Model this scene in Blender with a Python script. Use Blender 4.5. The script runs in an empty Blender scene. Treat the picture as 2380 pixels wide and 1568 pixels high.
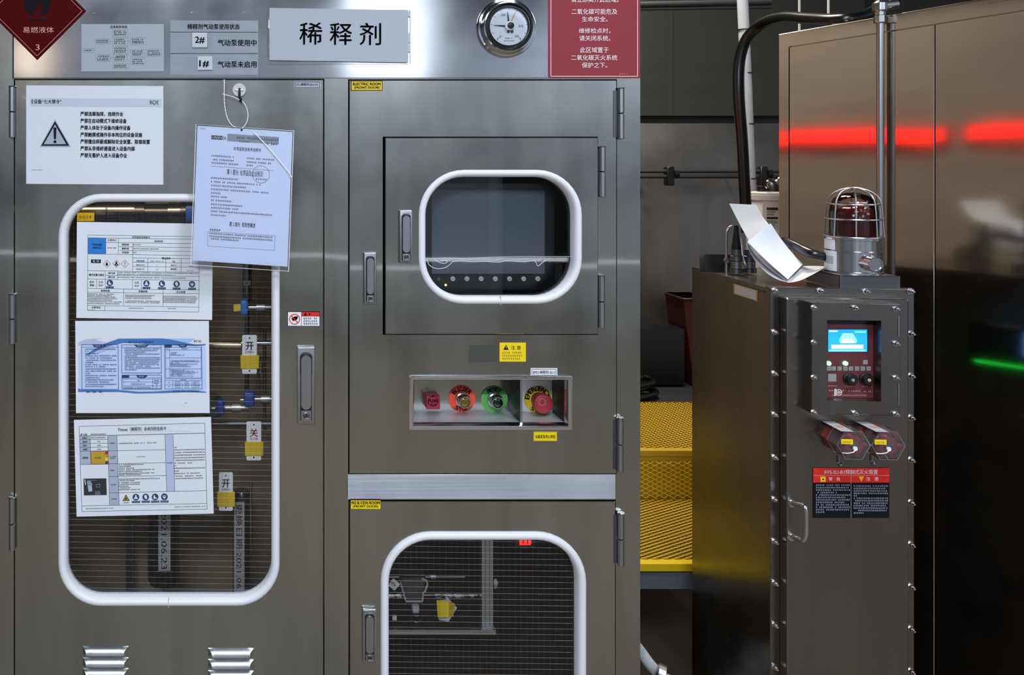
import bpy, bmesh, math, random
from mathutils import Vector, Matrix
from mathutils.geometry import tessellate_polygon
sc = bpy.context.scene
COL = sc.collection
PI = math.pi

# ------------------------------------------------------------------ camera, world, lamps, exposure
S = 0.00093          # metres per photo pixel on the cabinet front (plane y = 0)
D = 1.8              # camera distance from that plane
H = 1.6              # camera height
CX, CY = 600, 380    # principal point in the photo
cam = bpy.data.cameras.new('camera')
cam.sensor_width = 36
cam.lens = (D / S) / 2380 * 36
cam.shift_x = (1190 - CX) / 2380
cam.shift_y = -(784 - CY) / 2380
cam.clip_start = 0.05
camo = bpy.data.objects.new('camera', cam)
camo.location = (0, -D, H)
camo.rotation_euler = (PI / 2, 0, 0)
COL.objects.link(camo)
sc.camera = camo
sc.view_settings.view_transform = 'Standard'
sc.view_settings.look = 'None'
sc.view_settings.gamma = 1
sc.view_settings.use_curve_mapping = False
sc.view_settings.exposure = 0.0
w = bpy.data.worlds.new('world'); sc.world = w
w.use_nodes = True
w.node_tree.nodes['Background'].inputs[0].default_value = (0.8, 0.85, 1, 1)
w.node_tree.nodes['Background'].inputs[1].default_value = 0.02

def X_(px): return (px - CX) * S
def area(name, loc, sx, sy, power, col, rot=(0, 0, 0)):
    l = bpy.data.lights.new(name, 'AREA')
    l.shape = 'RECTANGLE'; l.size = sx; l.size_y = sy
    l.energy = power; l.color = col
    o = bpy.data.objects.new(name, l)
    o.location = loc; o.rotation_euler = rot
    COL.objects.link(o)
    return o
COOL = (0.80, 0.88, 1.0); WARM = (1.0, 0.78, 0.55)
area('ceiling_lamp_key', (1.0, -1.35, 3.2), 0.6, 0.6, 46, COOL)
area('ceiling_lamp_front', (-0.6, -3.4, 3.2), 1.8, 1.0, 185, COOL)
area('high_window_lamp', (1.20, -5.95, 2.87), 0.75, 1.0, 9, COOL, (PI / 2, 0, 0))
area('wall_lamp_warm', (-2.12, -5.95, 2.60), 0.30, 0.34, 1.2, WARM, (PI / 2, 0, 0))
area('strip_lamp', (0.4, -5.9, 0.71), 7.0, 0.035, 4.6, (.9, .95, 1), (PI / 2, 0, 0))
area('ceiling_lamp_right', (3.1, -4.6, 3.1), 0.8, 1.6, 70, COOL)
area('cabinet_fill_lamp', (X_(300), .055, 1.6 + (380-436)*S), 0.42, 0.03, .35, (1, .88, .7), (math.radians(35), 0, 0))  # added warm lamp, hidden above the tall window, to brighten the pipe
area('aisle_fill_lamp', (1.3, 1.2, 3.2), 0.3, 1.2, 60, (1, .92, .84))  # unseen lamp added over the gap to brighten it

# ------------------------------------------------------------------ materials
def lin(c):
    c = c.lstrip('#'); r = []
    for i in (0, 2, 4):
        v = int(c[i:i+2], 16) / 255
        r.append(v / 12.92 if v <= .04045 else ((v + .055) / 1.055) ** 2.4)
    return (*r, 1)
MAT = {}
def mat(name, col, rough=.5, metal=0, emit=0, spec=.5):
    m = bpy.data.materials.new(name); m.use_nodes = True
    b = m.node_tree.nodes['Principled BSDF']
    b.inputs['Base Color'].default_value = lin(col)
    b.inputs['Roughness'].default_value = rough
    b.inputs['Metallic'].default_value = metal
    b.inputs['Specular IOR Level'].default_value = spec
    if emit:
        b.inputs['Emission Color'].default_value = lin(col)
        b.inputs['Emission Strength'].default_value = emit
    MAT[name] = m
    return m
def steel(name, col, rough, wav=.6, brush=(90, 90, 3), bs=.06, rv=.12, wscale=1.6, mott=.10, coat=0):
    m = mat(name, col, rough, 1.0)
    nt = m.node_tree; N = nt.nodes; Lk = nt.links; b = N['Principled BSDF']
    tc = N.new('ShaderNodeTexCoord')
    mp = N.new('ShaderNodeMapping'); mp.inputs['Scale'].default_value = brush
    Lk.new(tc.outputs['Object'], mp.inputs['Vector'])
    n1 = N.new('ShaderNodeTexNoise'); n1.inputs['Scale'].default_value = 1; n1.inputs['Detail'].default_value = 2
    Lk.new(mp.outputs[0], n1.inputs['Vector'])
    n2 = N.new('ShaderNodeTexNoise'); n2.inputs['Scale'].default_value = wscale; n2.inputs['Detail'].default_value = 1
    Lk.new(tc.outputs['Object'], n2.inputs['Vector'])
    n3 = N.new('ShaderNodeTexNoise'); n3.inputs['Scale'].default_value = 7; n3.inputs['Detail'].default_value = 5
    Lk.new(tc.outputs['Object'], n3.inputs['Vector'])
    mr = N.new('ShaderNodeMapRange')
    mr.inputs['From Min'].default_value = .3; mr.inputs['From Max'].default_value = .7
    mr.inputs['To Min'].default_value = rough - rv / 2; mr.inputs['To Max'].default_value = rough + rv / 2
    Lk.new(n3.outputs['Fac'], mr.inputs['Value']); Lk.new(mr.outputs[0], b.inputs['Roughness'])
    b1 = N.new('ShaderNodeBump'); b1.inputs['Strength'].default_value = wav; b1.inputs['Distance'].default_value = .012
    Lk.new(n2.outputs['Fac'], b1.inputs['Height'])
    b2 = N.new('ShaderNodeBump'); b2.inputs['Strength'].default_value = bs; b2.inputs['Distance'].default_value = .001
    Lk.new(n1.outputs['Fac'], b2.inputs['Height']); Lk.new(b1.outputs[0], b2.inputs['Normal'])
    Lk.new(b2.outputs[0], b.inputs['Normal'])
    mp2 = N.new('ShaderNodeMapping'); mp2.inputs['Scale'].default_value = (11, 11, 1.3) if brush[2] < 50 else (1.3, 11, 11)
    Lk.new(tc.outputs['Object'], mp2.inputs['Vector'])
    n4 = N.new('ShaderNodeTexNoise'); n4.inputs['Scale'].default_value = 1; n4.inputs['Detail'].default_value = 6; n4.inputs['Distortion'].default_value = .6
    Lk.new(mp2.outputs[0], n4.inputs['Vector'])
    rp = N.new('ShaderNodeValToRGB'); c0 = lin(col)
    rp.color_ramp.elements[0].position = .28; rp.color_ramp.elements[1].position = .72
    rp.color_ramp.elements[0].color = tuple(v*(1-mott) for v in c0[:3]) + (1,)
    rp.color_ramp.elements[1].color = tuple(min(1, v*(1+mott)) for v in c0[:3]) + (1,)
    Lk.new(n4.outputs['Fac'], rp.inputs['Fac']); Lk.new(rp.outputs['Color'], b.inputs['Base Color'])
    if coat:
        b.inputs['Coat Weight'].default_value = coat; b.inputs['Coat Roughness'].default_value = .04
        Lk.new(b1.outputs[0], b.inputs['Coat Normal'])
    return m
def glass(name, tint=(1, 1, 1, 1), ior=1.45, rough=0.02, haze=0):
    m = bpy.data.materials.new(name); m.use_nodes = True
    nt = m.node_tree; N = nt.nodes; Lk = nt.links; N.clear()
    out = N.new('ShaderNodeOutputMaterial'); mix = N.new('ShaderNodeMixShader')
    fr = N.new('ShaderNodeFresnel'); fr.inputs[0].default_value = ior
    t = N.new('ShaderNodeBsdfTransparent'); t.inputs[0].default_value = tint
    g = N.new('ShaderNodeBsdfGlossy'); g.inputs['Roughness'].default_value = rough
    Lk.new(fr.outputs[0], mix.inputs[0]); Lk.new(g.outputs[0], mix.inputs[2])
    if haze:
        d = N.new('ShaderNodeBsdfDiffuse'); d.inputs[0].default_value = (.8, .82, .85, 1)
        m2 = N.new('ShaderNodeMixShader'); m2.inputs[0].default_value = haze
        Lk.new(t.outputs[0], m2.inputs[1]); Lk.new(d.outputs[0], m2.inputs[2]); Lk.new(m2.outputs[0], mix.inputs[1])
    else:
        Lk.new(t.outputs[0], mix.inputs[1])
    Lk.new(mix.outputs[0], out.inputs[0])
    MAT[name] = m
    return m
steel('steel', '#9c9d97', .23, wav=.45, bs=.015, mott=.16, coat=1.0)
steel('steel_header', '#bcbec2', .12, wav=.06, brush=(3, 60, 160), bs=.006, rv=.05)
steel('steel_rail', '#c0c2c6', .30, wav=.2, brush=(3, 60, 160), bs=.12)
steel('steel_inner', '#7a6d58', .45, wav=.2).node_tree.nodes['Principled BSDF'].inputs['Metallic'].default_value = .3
steel('steel_dark', '#7e7a75', .27, bs=.02)
steel('steel_warm', '#bab2a8', .115, wav=.38, brush=(3, 60, 120), bs=.03, rv=.04, wscale=2.2)
steel('steel_matte', '#837e76', .42, wav=.4)
mat('zinc', '#a8aaad', .34, 1); mat('zinc_dark', '#6c6e70', .4, 1)
mat('chrome', '#d8d8da', .08, 1); mat('bolt_steel', '#c2c2c4', .22, 1)
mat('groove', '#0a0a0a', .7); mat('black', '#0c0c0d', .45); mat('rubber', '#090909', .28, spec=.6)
mat('gasket', '#e4e4e6', .45)
mat('paper', '#dcdfe6', .75); mat('paper_grey', '#abb0ba', .65, spec=.3); mat('paper_warm', '#c4c3c1', .8)
mat('band', '#c4cad8', .75); mat('ink', '#141519', .7, spec=.1); mat('ink_grey', '#5a5e68', .7); mat('ink_light', '#8c93a4', .7)
mat('cell_grey', '#a9b0c0', .75); mat('cell_lilac', '#b4bcd8', .75)
mat('blue', '#1f78c8', .7); mat('navy', '#1d3566', .7); mat('mid_blue', '#3f74b4', .7); mat('sky_blue', '#9cc0e8', .7); mat('pale_blue', '#bcd0ee', .7)
mat('maroon_sign', '#4e060b', .6, spec=.05); mat('gold_ink', '#d8a090', .5)
mat('red_sign', '#8c343d', .55, spec=.2); mat('white_ink', '#f2e4e4', .6); mat('red_bright', '#d8201c', .45); mat('red_deep', '#b01818', .5)
mat('yellow', '#f2d400', .5); mat('yellow_tag', '#d8b80c', .5); mat('amber', '#c09a20', .6); mat('mustard', '#b9982c', .7)
mat('white', '#e8e8ea', .5); mat('offwhite', '#c8c6c2', .6); mat('dial', '#cdd2dc', .5)
mat('button_red', '#96303a', .45, spec=.3); mat('cube_red', '#a02c3c', .5, spec=.3); mat('legend_orange', '#f04c28', .5); mat('legend_dark_orange', '#c43a28', .5)
mat('legend_green', '#58a850', .5); mat('legend_dark_green', '#28783a', .5); mat('lens_amber', '#6a5a10', .12); mat('lens_green', '#082012', .12)
mat('valve_blue', '#2468b8', .4); mat('valve_navy', '#1c3c90', .4)
mat('pipe_warm', '#c8b898', .22, 1); mat('pipe_dark', '#6b655c', .3, 1)
mat('filter_body', '#17140f', .25); mat('label_grey', '#8d8d8c', .7)
mat('satin', '#d6d8da', .5, .8); mat('screen_off', '#59626f', .14); mat('paper_blue_sheen', '#ccd9f2', .7); mat('bezel', '#101215', .25)
mat('maroon_panel', '#5e2a30', .4)
mat('lens_red', '#4c0d0d', .15); mat('cover_red', '#8c1c22', .35)
mat('screen_blue', '#1e9cf0', .3, emit=1.0); mat('screen_cyan', '#7ad8f0', .3, emit=1.0); mat('screen_white', '#e0f0ff', .3, emit=1.0)
mat('led_green', '#60ff80', .3, emit=6); mat('led_red', '#ff1818', .3, emit=5); mat('led_amber', '#ffc070', .3, emit=3); mat('led_white', '#f0f4ff', .4, emit=1.2)
mat('side_blue', '#5a90e0', .3, emit=.9); mat('side_green', '#20e040', .3, emit=2.2); mat('red_tube', '#ff2a22', .4, emit=3.2)
mat('flank_bounce_paint', '#b0a698', .55); mat('step_yellow', '#d8b410', .5, spec=.4); mat('dark_red', '#3c0808', .5); mat('dark_grey', '#2a2a2a', .6)
mat('wall_dark', '#2c302a', .7); mat('wall_grey', '#84868a', .8); mat('wall_pale', '#b8bcc6', .8); mat('wall_mid', '#565a62', .8); mat('ceiling', '#4c5056', .9)
mat('floor', '#76695a', .55); mat('conduit_grey', '#b4b8bc', .45); mat('cord_white', '#e6e6e8', .7); mat('wire', '#c6c8ca', .3, 1)
mat('residue', '#55564f', .6, .6); mat('jar_white', '#c4c2bc', .5)
glass('glass', ior=1.36)
glass('pane_glass', ior=1.5)
glass('film', ior=1.30, rough=.03)
glass('clear_cover', tint=(.95, .9, .9, 1), ior=1.5, rough=.05, haze=.06)
glass('dome_glass', tint=(.96, .95, .94, 1), ior=1.5)

# ------------------------------------------------------------------ geometry helpers
def X(px): return (px - CX) * S
def Z(py): return H + (CY - py) * S
def P(px, py, y=0.0):
    k = (D + y) / D
    return Vector(((px - CX) * S * k, y, H + (CY - py) * S * k))
def rr(x0, z0, x1, z1, r, n=8):
    pts = []
    for cx, cz, a in ((x1 - r, z1 - r, 0), (x0 + r, z1 - r, 90), (x0 + r, z0 + r, 180), (x1 - r, z0 + r, 270)):
        for i in range(n + 1):
            t = math.radians(a + 90 * i / n)
            pts.append((cx + r * math.cos(t), cz + r * math.sin(t)))
    return pts
def catmull(pts, n=8):
    pts = [Vector(p) for p in pts]
    q = [pts[0] * 2 - pts[1]] + pts + [pts[-1] * 2 - pts[-2]]
    out = []
    for i in range(1, len(q) - 2):
        a, b, c, d = q[i-1:i+3]
        for j in range(n):
            t = j / n
            out.append(.5 * ((2*b) + (c-a)*t + (2*a-5*b+4*c-d)*t*t + (3*b-a-3*c+d)*t**3))
    out.append(pts[-1])
    return out
_tc = {}
def text_mesh(s, bold):
    key = s
    if key in _tc: return _tc[key]
    cu = bpy.data.curves.new('t', 'FONT')
    cu.body = s; cu.size = 1; cu.resolution_u = 3; cu.fill_mode = 'FRONT'
    o = bpy.data.objects.new('t', cu); COL.objects.link(o)
    dg = bpy.context.evaluated_depsgraph_get()
    me = o.evaluated_get(dg).to_mesh()
    vs = [tuple(v.co) for v in me.vertices]; fs = [tuple(p.vertices) for p in me.polygons]
    o.evaluated_get(dg).to_mesh_clear()
    bpy.data.objects.remove(o); bpy.data.curves.remove(cu)
    if vs:
        xs = [v[0] for v in vs]; ys = [v[1] for v in vs]
        bb = (min(xs), min(ys), max(xs), max(ys))
    else: bb = (0, 0, 1, 1)
    _tc[key] = (vs, fs, bb)
    return _tc[key]

class B:
    def __init__(self, m='steel'):
        self.v = []; self.f = []; self.fm = []; self.mats = []; self.m = m
    def mi(self, m):
        m = m or self.m
        if m not in self.mats: self.mats.append(m)
        return self.mats.index(m)
    def add(self, vs, fs, m=None):
        o = len(self.v); k = self.mi(m)
        self.v += [tuple(v) for v in vs]
        for f in fs:
            self.f.append(tuple(i + o for i in f)); self.fm.append(k)
        return self
    def poly(self, pts, m=None): return self.add(pts, [tuple(range(len(pts)))], m)
    def bmadd(self, bm, m=None):
        bm.verts.index_update()
        vs = [v.co.copy() for v in bm.verts]; fs = [[v.index for v in f.verts] for f in bm.faces]
        bm.free(); return self.add(vs, fs, m)
    def box(self, x0, x1, y0, y1, z0, z1, m=None, bev=0, seg=2, M=None):
        bm = bmesh.new(); bmesh.ops.create_cube(bm, size=1)
        for v in bm.verts:
            v.co = Vector(((x0+x1)/2 + v.co.x*(x1-x0), (y0+y1)/2 + v.co.y*(y1-y0), (z0+z1)/2 + v.co.z*(z1-z0)))
        if bev: bmesh.ops.bevel(bm, geom=bm.edges[:], offset=bev, segments=seg, affect='EDGES', profile=.5)
        if M is not None: bmesh.ops.transform(bm, matrix=M, verts=bm.verts[:])
        return self.bmadd(bm, m)
    def pbox(self, px0, py0, px1, py1, y0, y1, m=None, bev=0, seg=2):
        return self.box(X(px0), X(px1), y0, y1, Z(py1), Z(py0), m, bev, seg)
    def loft(self, loops, m=None, cap0=False, cap1=False):
        n = len(loops[0]); vs = [p for l in loops for p in l]; fs = []
        for i in range(len(loops) - 1):
            for j in range(n):
                a = i*n + j; b = i*n + (j+1) % n
                fs.append((a, b, b + n, a + n))
        if cap0: fs.append(tuple(range(n - 1, -1, -1)))
        if cap1: fs.append(tuple((len(loops)-1)*n + j for j in range(n)))
        return self.add(vs, fs, m)
    def ring(self, x0, z0, x1, z1, r, prof, m=None, n=8, cap=False):
        loops = [[(x, y, z) for x, z in rr(x0+t, z0+t, x1-t, z1-t, max(r-t, .0005), n)] for t, y in prof]
        return self.loft(loops, m, cap1=cap)
    def plate(self, outer, holes, y0, y1, m=None, ch=0):
        """flat plate in the x-z plane; front at y0 (towards the camera), outer is (x0,z0,x1,z1)"""
        x0, z0, x1, z1 = outer
        f = [(x0+ch, z0+ch), (x1-ch, z0+ch), (x1-ch, z1-ch), (x0+ch, z1-ch)]
        o = [(x0, z0), (x1, z0), (x1, z1), (x0, z1)]
        def face(loop, y):
            ls = [[Vector((x, y, z)) for x, z in loop]] + [[Vector((x, y, z)) for x, z in h] for h in holes]
            tri = tessellate_polygon(ls)
            self.add([p for l in ls for p in l], tri, m)
        face(f, y0); face(o, y1)
        loops = [[(x, y0, z) for x, z in f]]
        if ch: loops.append([(x, y0+ch, z) for x, z in o])
        loops.append([(x, y1, z) for x, z in o])
        self.loft(loops, m)
        for h in holes:
            self.loft([[(x, y0, z) for x, z in h], [(x, y1, z) for x, z in h]], m)
        return self
    def lathe(self, c, ax, prof, m=None, seg=24, cap0=True, cap1=True):
        ax = Vector(ax).normalized(); c = Vector(c)
        u = ax.orthogonal().normalized(); w_ = ax.cross(u)
        loops = [[c + ax*h + (u*math.cos(2*PI*j/seg) + w_*math.sin(2*PI*j/seg))*r for j in range(seg)] for r, h in prof]
        return self.loft(loops, m, cap0, cap1)
    def cyl(self, a, b, r, m=None, seg=16, r2=None):
        a = Vector(a); b = Vector(b); d = b - a
        return self.lathe(a, d, [(r, 0), (r if r2 is None else r2, d.length)], m, seg)
    def tube(self, pts, r, m=None, seg=10, cap=True, closed=False):
        pts = [Vector(p) for p in pts]; n = len(pts); loops = []; u = None
        for i in range(n):
            if closed: t = pts[(i+1) % n] - pts[i-1]
            else: t = pts[min(i+1, n-1)] - pts[max(i-1, 0)]
            t.normalize()
            if u is None: u = t.orthogonal().normalized()
            else:
                u = u - t*u.dot(t)
                u = u.normalized() if u.length > 1e-6 else t.orthogonal().normalized()
            w_ = t.cross(u)
            rad = r[i] if isinstance(r, (list, tuple)) else r
            loops.append([pts[i] + (u*math.cos(2*PI*j/seg) + w_*math.sin(2*PI*j/seg))*rad for j in range(seg)])
        if closed: loops.append(loops[0]); cap = False
        return self.loft(loops, m, cap, cap)
    def sheet(self, rows, th=.0006, m=None):
        """rows: grid of points; gives it thickness along its own normal"""
        R = len(rows); Cn = len(rows[0]); G = [[Vector(p) for p in r] for r in rows]
        def nrm(i, j):
            a = G[min(i+1, R-1)][j] - G[max(i-1, 0)][j]; b = G[i][min(j+1, Cn-1)] - G[i][max(j-1, 0)]
            return a.cross(b).normalized()
        top = [G[i][j] + nrm(i, j)*th/2 for i in range(R) for j in range(Cn)]
        bot = [G[i][j] - nrm(i, j)*th/2 for i in range(R) for j in range(Cn)]
        n = R*Cn; fs = []
        for i in range(R-1):
            for j in range(Cn-1):
                a = i*Cn+j; fs += [(a, a+1, a+Cn+1, a+Cn), (n+a, n+a+Cn, n+a+Cn+1, n+a+1)]
        rim = [j for j in range(Cn)] + [i*Cn+Cn-1 for i in range(1, R)] + [(R-1)*Cn+j for j in range(Cn-2, -1, -1)] + [i*Cn for i in range(R-2, 0, -1)]
        for k in range(len(rim)):
            a, b = rim[k], rim[(k+1) % len(rim)]; fs.append((a, b, n+b, n+a))
        return self.add(top+bot, fs, m)
    def text(self, s, f, m=None, bold=0.0):
        """f maps (u,v) in the text's unit box, v up, to a point"""
        vs, fs, bb = text_mesh(s, bold)
        if not vs: return self
        w_ = max(bb[2]-bb[0], 1e-6); h = max(bb[3]-bb[1], 1e-6)
        for k in ((-1, 1) if bold > .004 else (0,)):
            self.add([f((v[0]-bb[0]+k*bold)/w_, (v[1]-bb[1]+k*bold*.5)/h) for v in vs], fs, m)
        return self

ABS = {}
def setp(o, label=None, cat=None, group=None, kind=None):
    if label: o['label'] = label
    if cat: o['category'] = cat
    if group: o['group'] = group
    if kind: o['kind'] = kind
    return o
def link(name, b, parent=None, origin=None, smooth=40):
    if origin is None:
        lo = [min(v[i] for v in b.v) for i in range(3)]; hi = [max(v[i] for v in b.v) for i in range(3)]
        origin = Vector(((lo[0]+hi[0])/2, (lo[1]+hi[1])/2, lo[2] if parent is None else (lo[2]+hi[2])/2))
    origin = Vector(origin)
    me = bpy.data.meshes.new(name)
    me.from_pydata([tuple(Vector(v) - origin) for v in b.v], [], b.f)
    for m in b.mats: me.materials.append(MAT[m])
    me.polygons.foreach_set('material_index', b.fm)
    bm = bmesh.new(); bm.from_mesh(me)
    bmesh.ops.remove_doubles(bm, verts=bm.verts, dist=1e-6)
    bmesh.ops.recalc_face_normals(bm, faces=bm.faces)
    bm.to_mesh(me); bm.free()
    if smooth:
        me.polygons.foreach_set('use_smooth', [True]*len(me.polygons))
        me.set_sharp_from_angle(angle=math.radians(smooth))
    me.update()
    o = bpy.data.objects.new(name, me); COL.objects.link(o)
    o.parent = parent
    o.location = origin - (ABS[parent.name] if parent else Vector())
    ABS[o.name] = origin
    return o
def empty(name, loc, rz=0, **k):
    o = bpy.data.objects.new(name, None); COL.objects.link(o)
    o.empty_display_size = .1
    o.location = loc; o.rotation_euler = (0, 0, rz)
    ABS[o.name] = Vector() if rz else Vector(loc)
    return setp(o, **k)
def copy_part(o, parent, delta):
    c = o.copy(); COL.objects.link(c); c.parent = parent
    c.location = o.location + Vector(delta); ABS[c.name] = ABS[o.name] + Vector(delta)
    return c

class Page:
    """a flat printed sheet; content is given in photo pixels, sheared by the sheet's own tilt"""
    def __init__(self, b, y=-.001, x0=0, y0=0, k=0, kx=0, fn=None):
        self.b = b; self.y = y; self.x0 = x0; self.y0 = y0; self.k = k; self.kx = kx; self.fn = fn; self.rng = random.Random(5)
    def pt(self, x, y, l=0):
        xx = x + self.kx*(y - self.y0); yy = y + self.k*(x - self.x0)
        if self.fn: return self.fn(xx, yy, l)
        return Vector((X(xx), self.y - .0003*l, Z(yy)))
    def sheet(self, x0, y0, x1, y1, m='paper', th=.0006):
        f = [self.pt(x0, y0), self.pt(x1, y0), self.pt(x1, y1), self.pt(x0, y1)]
        n = (f[1]-f[0]).cross(f[3]-f[0]).normalized()
        if n.y < 0: n = -n
        self.b.loft([f, [p + n*th for p in f]], m, True, True)
        return self
    def rect(self, x0, y0, x1, y1, m, l=1):
        self.b.poly([self.pt(x0, y0, l), self.pt(x1, y0, l), self.pt(x1, y1, l), self.pt(x0, y1, l)], m); return self
    def poly(self, pts, m, l=1):
        ls = [[self.pt(x, y, l) for x, y in pts]]
        tri = tessellate_polygon(ls)
        self.b.add(ls[0], tri, m); return self
    def disc(self, cx, cy, r, m, l=1, n=20, r2=None):
        return self.poly([(cx + r*math.cos(2*PI*i/n), cy + (r2 or r)*math.sin(2*PI*i/n)) for i in range(n)], m, l)
    def circ(self, cx, cy, r, w_, m, l=1, n=28):
        for i in range(n):
            a, c = 2*PI*i/n, 2*PI*(i+1)/n
            q = [(cx+(r+s*w_/2)*math.cos(t), cy+(r+s*w_/2)*math.sin(t)) for t, s in ((a, -1), (a, 1), (c, 1), (c, -1))]
            self.b.poly([self.pt(x, y, l) for x, y in q], m)
        return self
    def line(self, x0, y0, x1, y1, w_, m='ink', l=2):
        dx, dy = x1-x0, y1-y0; L = math.hypot(dx, dy); nx, ny = -dy/L*w_/2, dx/L*w_/2
        self.b.poly([self.pt(x0+nx, y0+ny, l), self.pt(x1+nx, y1+ny, l), self.pt(x1-nx, y1-ny, l), self.pt(x0-nx, y0-ny, l)], m); return self
    def frame(self, x0, y0, x1, y1, w_, m='ink', l=2):
        self.line(x0, y0, x1, y0, w_, m, l); self.line(x0, y1, x1, y1, w_, m, l)
        self.line(x0, y0, x0, y1, w_, m, l); self.line(x1, y0, x1, y1, w_, m, l); return self
    def text(self, s, x0, y0, x1, y1, m='ink', bold=0.0, l=3):
        self.b.text(s, lambda u, v: self.pt(x0+(x1-x0)*u, y1+(y0-y1)*v, l), m, bold); return self
    def arc(self, s, cx, cy, r, a0, a1, h, m='ink', l=3, bold=.02, top=True):
        n = len(s)
        for i, c in enumerate(s):
            if c == ' ': continue
            a = math.radians(a0 + (a1-a0)*(i+.5)/n); wch = h*.78
            ex = (-math.sin(a), math.cos(a)); er = (math.cos(a), math.sin(a))   # photo axes, y down
            if not top: ex = (math.sin(a)*1, -math.cos(a)*1); er = (-er[0], -er[1])
            ox, oy = cx + r*math.cos(a), cy + r*math.sin(a)
            def f(u, v, ox=ox, oy=oy, ex=ex, er=er):
                return self.pt(ox + ex[0]*(u-.5)*wch + er[0]*(v-.5)*h, oy + ex[1]*(u-.5)*wch + er[1]*(v-.5)*h, l)
            self.b.text(c, f, m, bold)
        return self
    def fine(self, x0, x1, y, h, m='ink', fill=1.0, l=2, dens=3):
        """a line of print too small to be read in the photo"""
        x = x0; end = x0 + (x1-x0)*fill; R = self.rng
        while x < end - h*.5:
            if R.random() < .07: x += h*.8; continue
            wch = h*R.uniform(.72, .92); y0 = y - h*.45; y1 = y + h*.45
            for q in range(dens):
                yy = y0 + (y1-y0)*(q+.5)/dens + R.uniform(-.06, .06)*h
                a = R.uniform(0, .25)*wch; b_ = R.uniform(.7, 1)*wch
                self.line(x+a, yy, x+b_, yy, h*.17, m, l)
            xx = x + wch*R.uniform(.25, .75)
            self.line(xx, y0, xx, y1, h*.17, m, l)
            x += wch + h*.14
        return self
    def para(self, x0, x1, ys, h, m='ink', **k):
        for i, y in enumerate(ys):
            self.fine(x0, x1, y, h, m, fill=1.0 if i < len(ys)-1 and self.rng.random() > .35 else self.rng.uniform(.45, .95), **k)
        return self
# ------------------------------------------------------------------ the room
def struct(name, b): return setp(link(name, b, smooth=None), kind='structure')
b = B('floor'); b.box(-4, 4, -6.1, 2.6, -.05, 0); struct('floor', b)
b = B('ceiling'); b.box(-4, 4, -6.1, 2.6, 3.4, 3.45); struct('ceiling', b)
b = B('wall_dark'); b.box(-4, 4, 2.5, 2.6, 0, 3.4); struct('wall_back', b)
b = B('wall_grey'); b.box(-4.1, -4, -6.1, 2.6, 0, 3.4); struct('wall_left', b)
b = B('wall_pale'); b.box(4, 4.1, -6.1, 2.6, 0, 3.4); struct('wall_right', b)
b = B('wall_pale'); b.box(-4, 4, -6.1, -6.0, 0, 3.4)
rng = random.Random(3)
x = -3.8
while x < 3.6:
    ww = rng.uniform(.25, .8); b.box(x, x+ww, -6.0, -6.0+rng.uniform(.03, .12), 0, rng.uniform(1.5, 2.2), rng.choice(['wall_pale', 'wall_mid', 'wall_grey', 'wall_dark'])); x += ww + rng.uniform(.03, .3)  # added cabinet and pillar shapes, unseen, for the steel to reflect
struct('wall_front_added_blocks', b)

# ------------------------------------------------------------------ the main steel cabinet
TOP = Z(-160); BOT = 0.06
cab = empty('equipment_cabinet', (X(700), .65, 0), label='large brushed stainless steel cabinet with three white-framed windows, filling the left of the photo', cat='cabinet')
b = B('steel')
holes = [[(X(x0), Z(y1)), (X(x1), Z(y1)), (X(x1), Z(y0)), (X(x0), Z(y0))] for x0, y0, x1, y1 in ((32, 183, 754, 1660), (809, 184, 1434, 1101), (810, 1161, 1431, 1660))]
b.plate((X(-150), BOT, X(1488), TOP), holes, 0, .03)
b.box(X(-150), X(-148), .03, 1.3, BOT, TOP); b.box(X(1486), X(1488), .03, 1.3, BOT, TOP)
b.box(X(-150), X(1488), .03, 1.3, TOP-.002, TOP); b.box(X(-150), X(1488), 1.298, 1.3, BOT, TOP)
b.box(X(-130), X(1470), .06, 1.25, 0, BOT, 'dark_grey')
b.box(X(-150), X(1488), .03, 1.3, BOT, BOT+.002)
def inner(x0, x1, y0, y1, z0, z1, m):
    c = [(x0, y0, z0), (x1, y0, z0), (x1, y1, z0), (x0, y1, z0), (x0, y0, z1), (x1, y0, z1), (x1, y1, z1), (x0, y1, z1)]
    b.add(c, [(3, 2, 6, 7), (0, 3, 7, 4), (1, 5, 6, 2), (0, 1, 2, 3), (4, 7, 6, 5)], m)
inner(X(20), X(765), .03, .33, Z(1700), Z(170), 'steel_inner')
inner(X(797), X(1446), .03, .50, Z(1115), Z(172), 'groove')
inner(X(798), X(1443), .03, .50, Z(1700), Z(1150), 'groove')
b.pbox(29, -160, 31.5, 183, -.0004, .002, 'groove')
link('body', b, cab)
b = B('flank_bounce_paint'); b.box(X(1488), X(1488)+.003, .02, 1.29, BOT+.02, TOP-.02); link('bounce_side_panel', b, cab)  # added beige cover, unseen, brightens the reflection in the far right enclosure
b = B('steel_header'); b.plate((X(31.5), Z(182), X(1488), TOP), [], -.0018, .004, ch=.0012); link('header_panel', b, cab)
# sloped rail between the two right-hand doors
b = B('steel_rail')
prof = [(0, .004), (0, -.001), (1, -.0135), (1, .004)]
zt, zb = Z(1103), Z(1159)
b.loft([[(P(px, 0, y).x, y, P(0, 1103+56*t, y).z) for t, y in prof] for px in (808.5, 1430)], None, True, True)
link('crossbar', b, cab)

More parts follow.
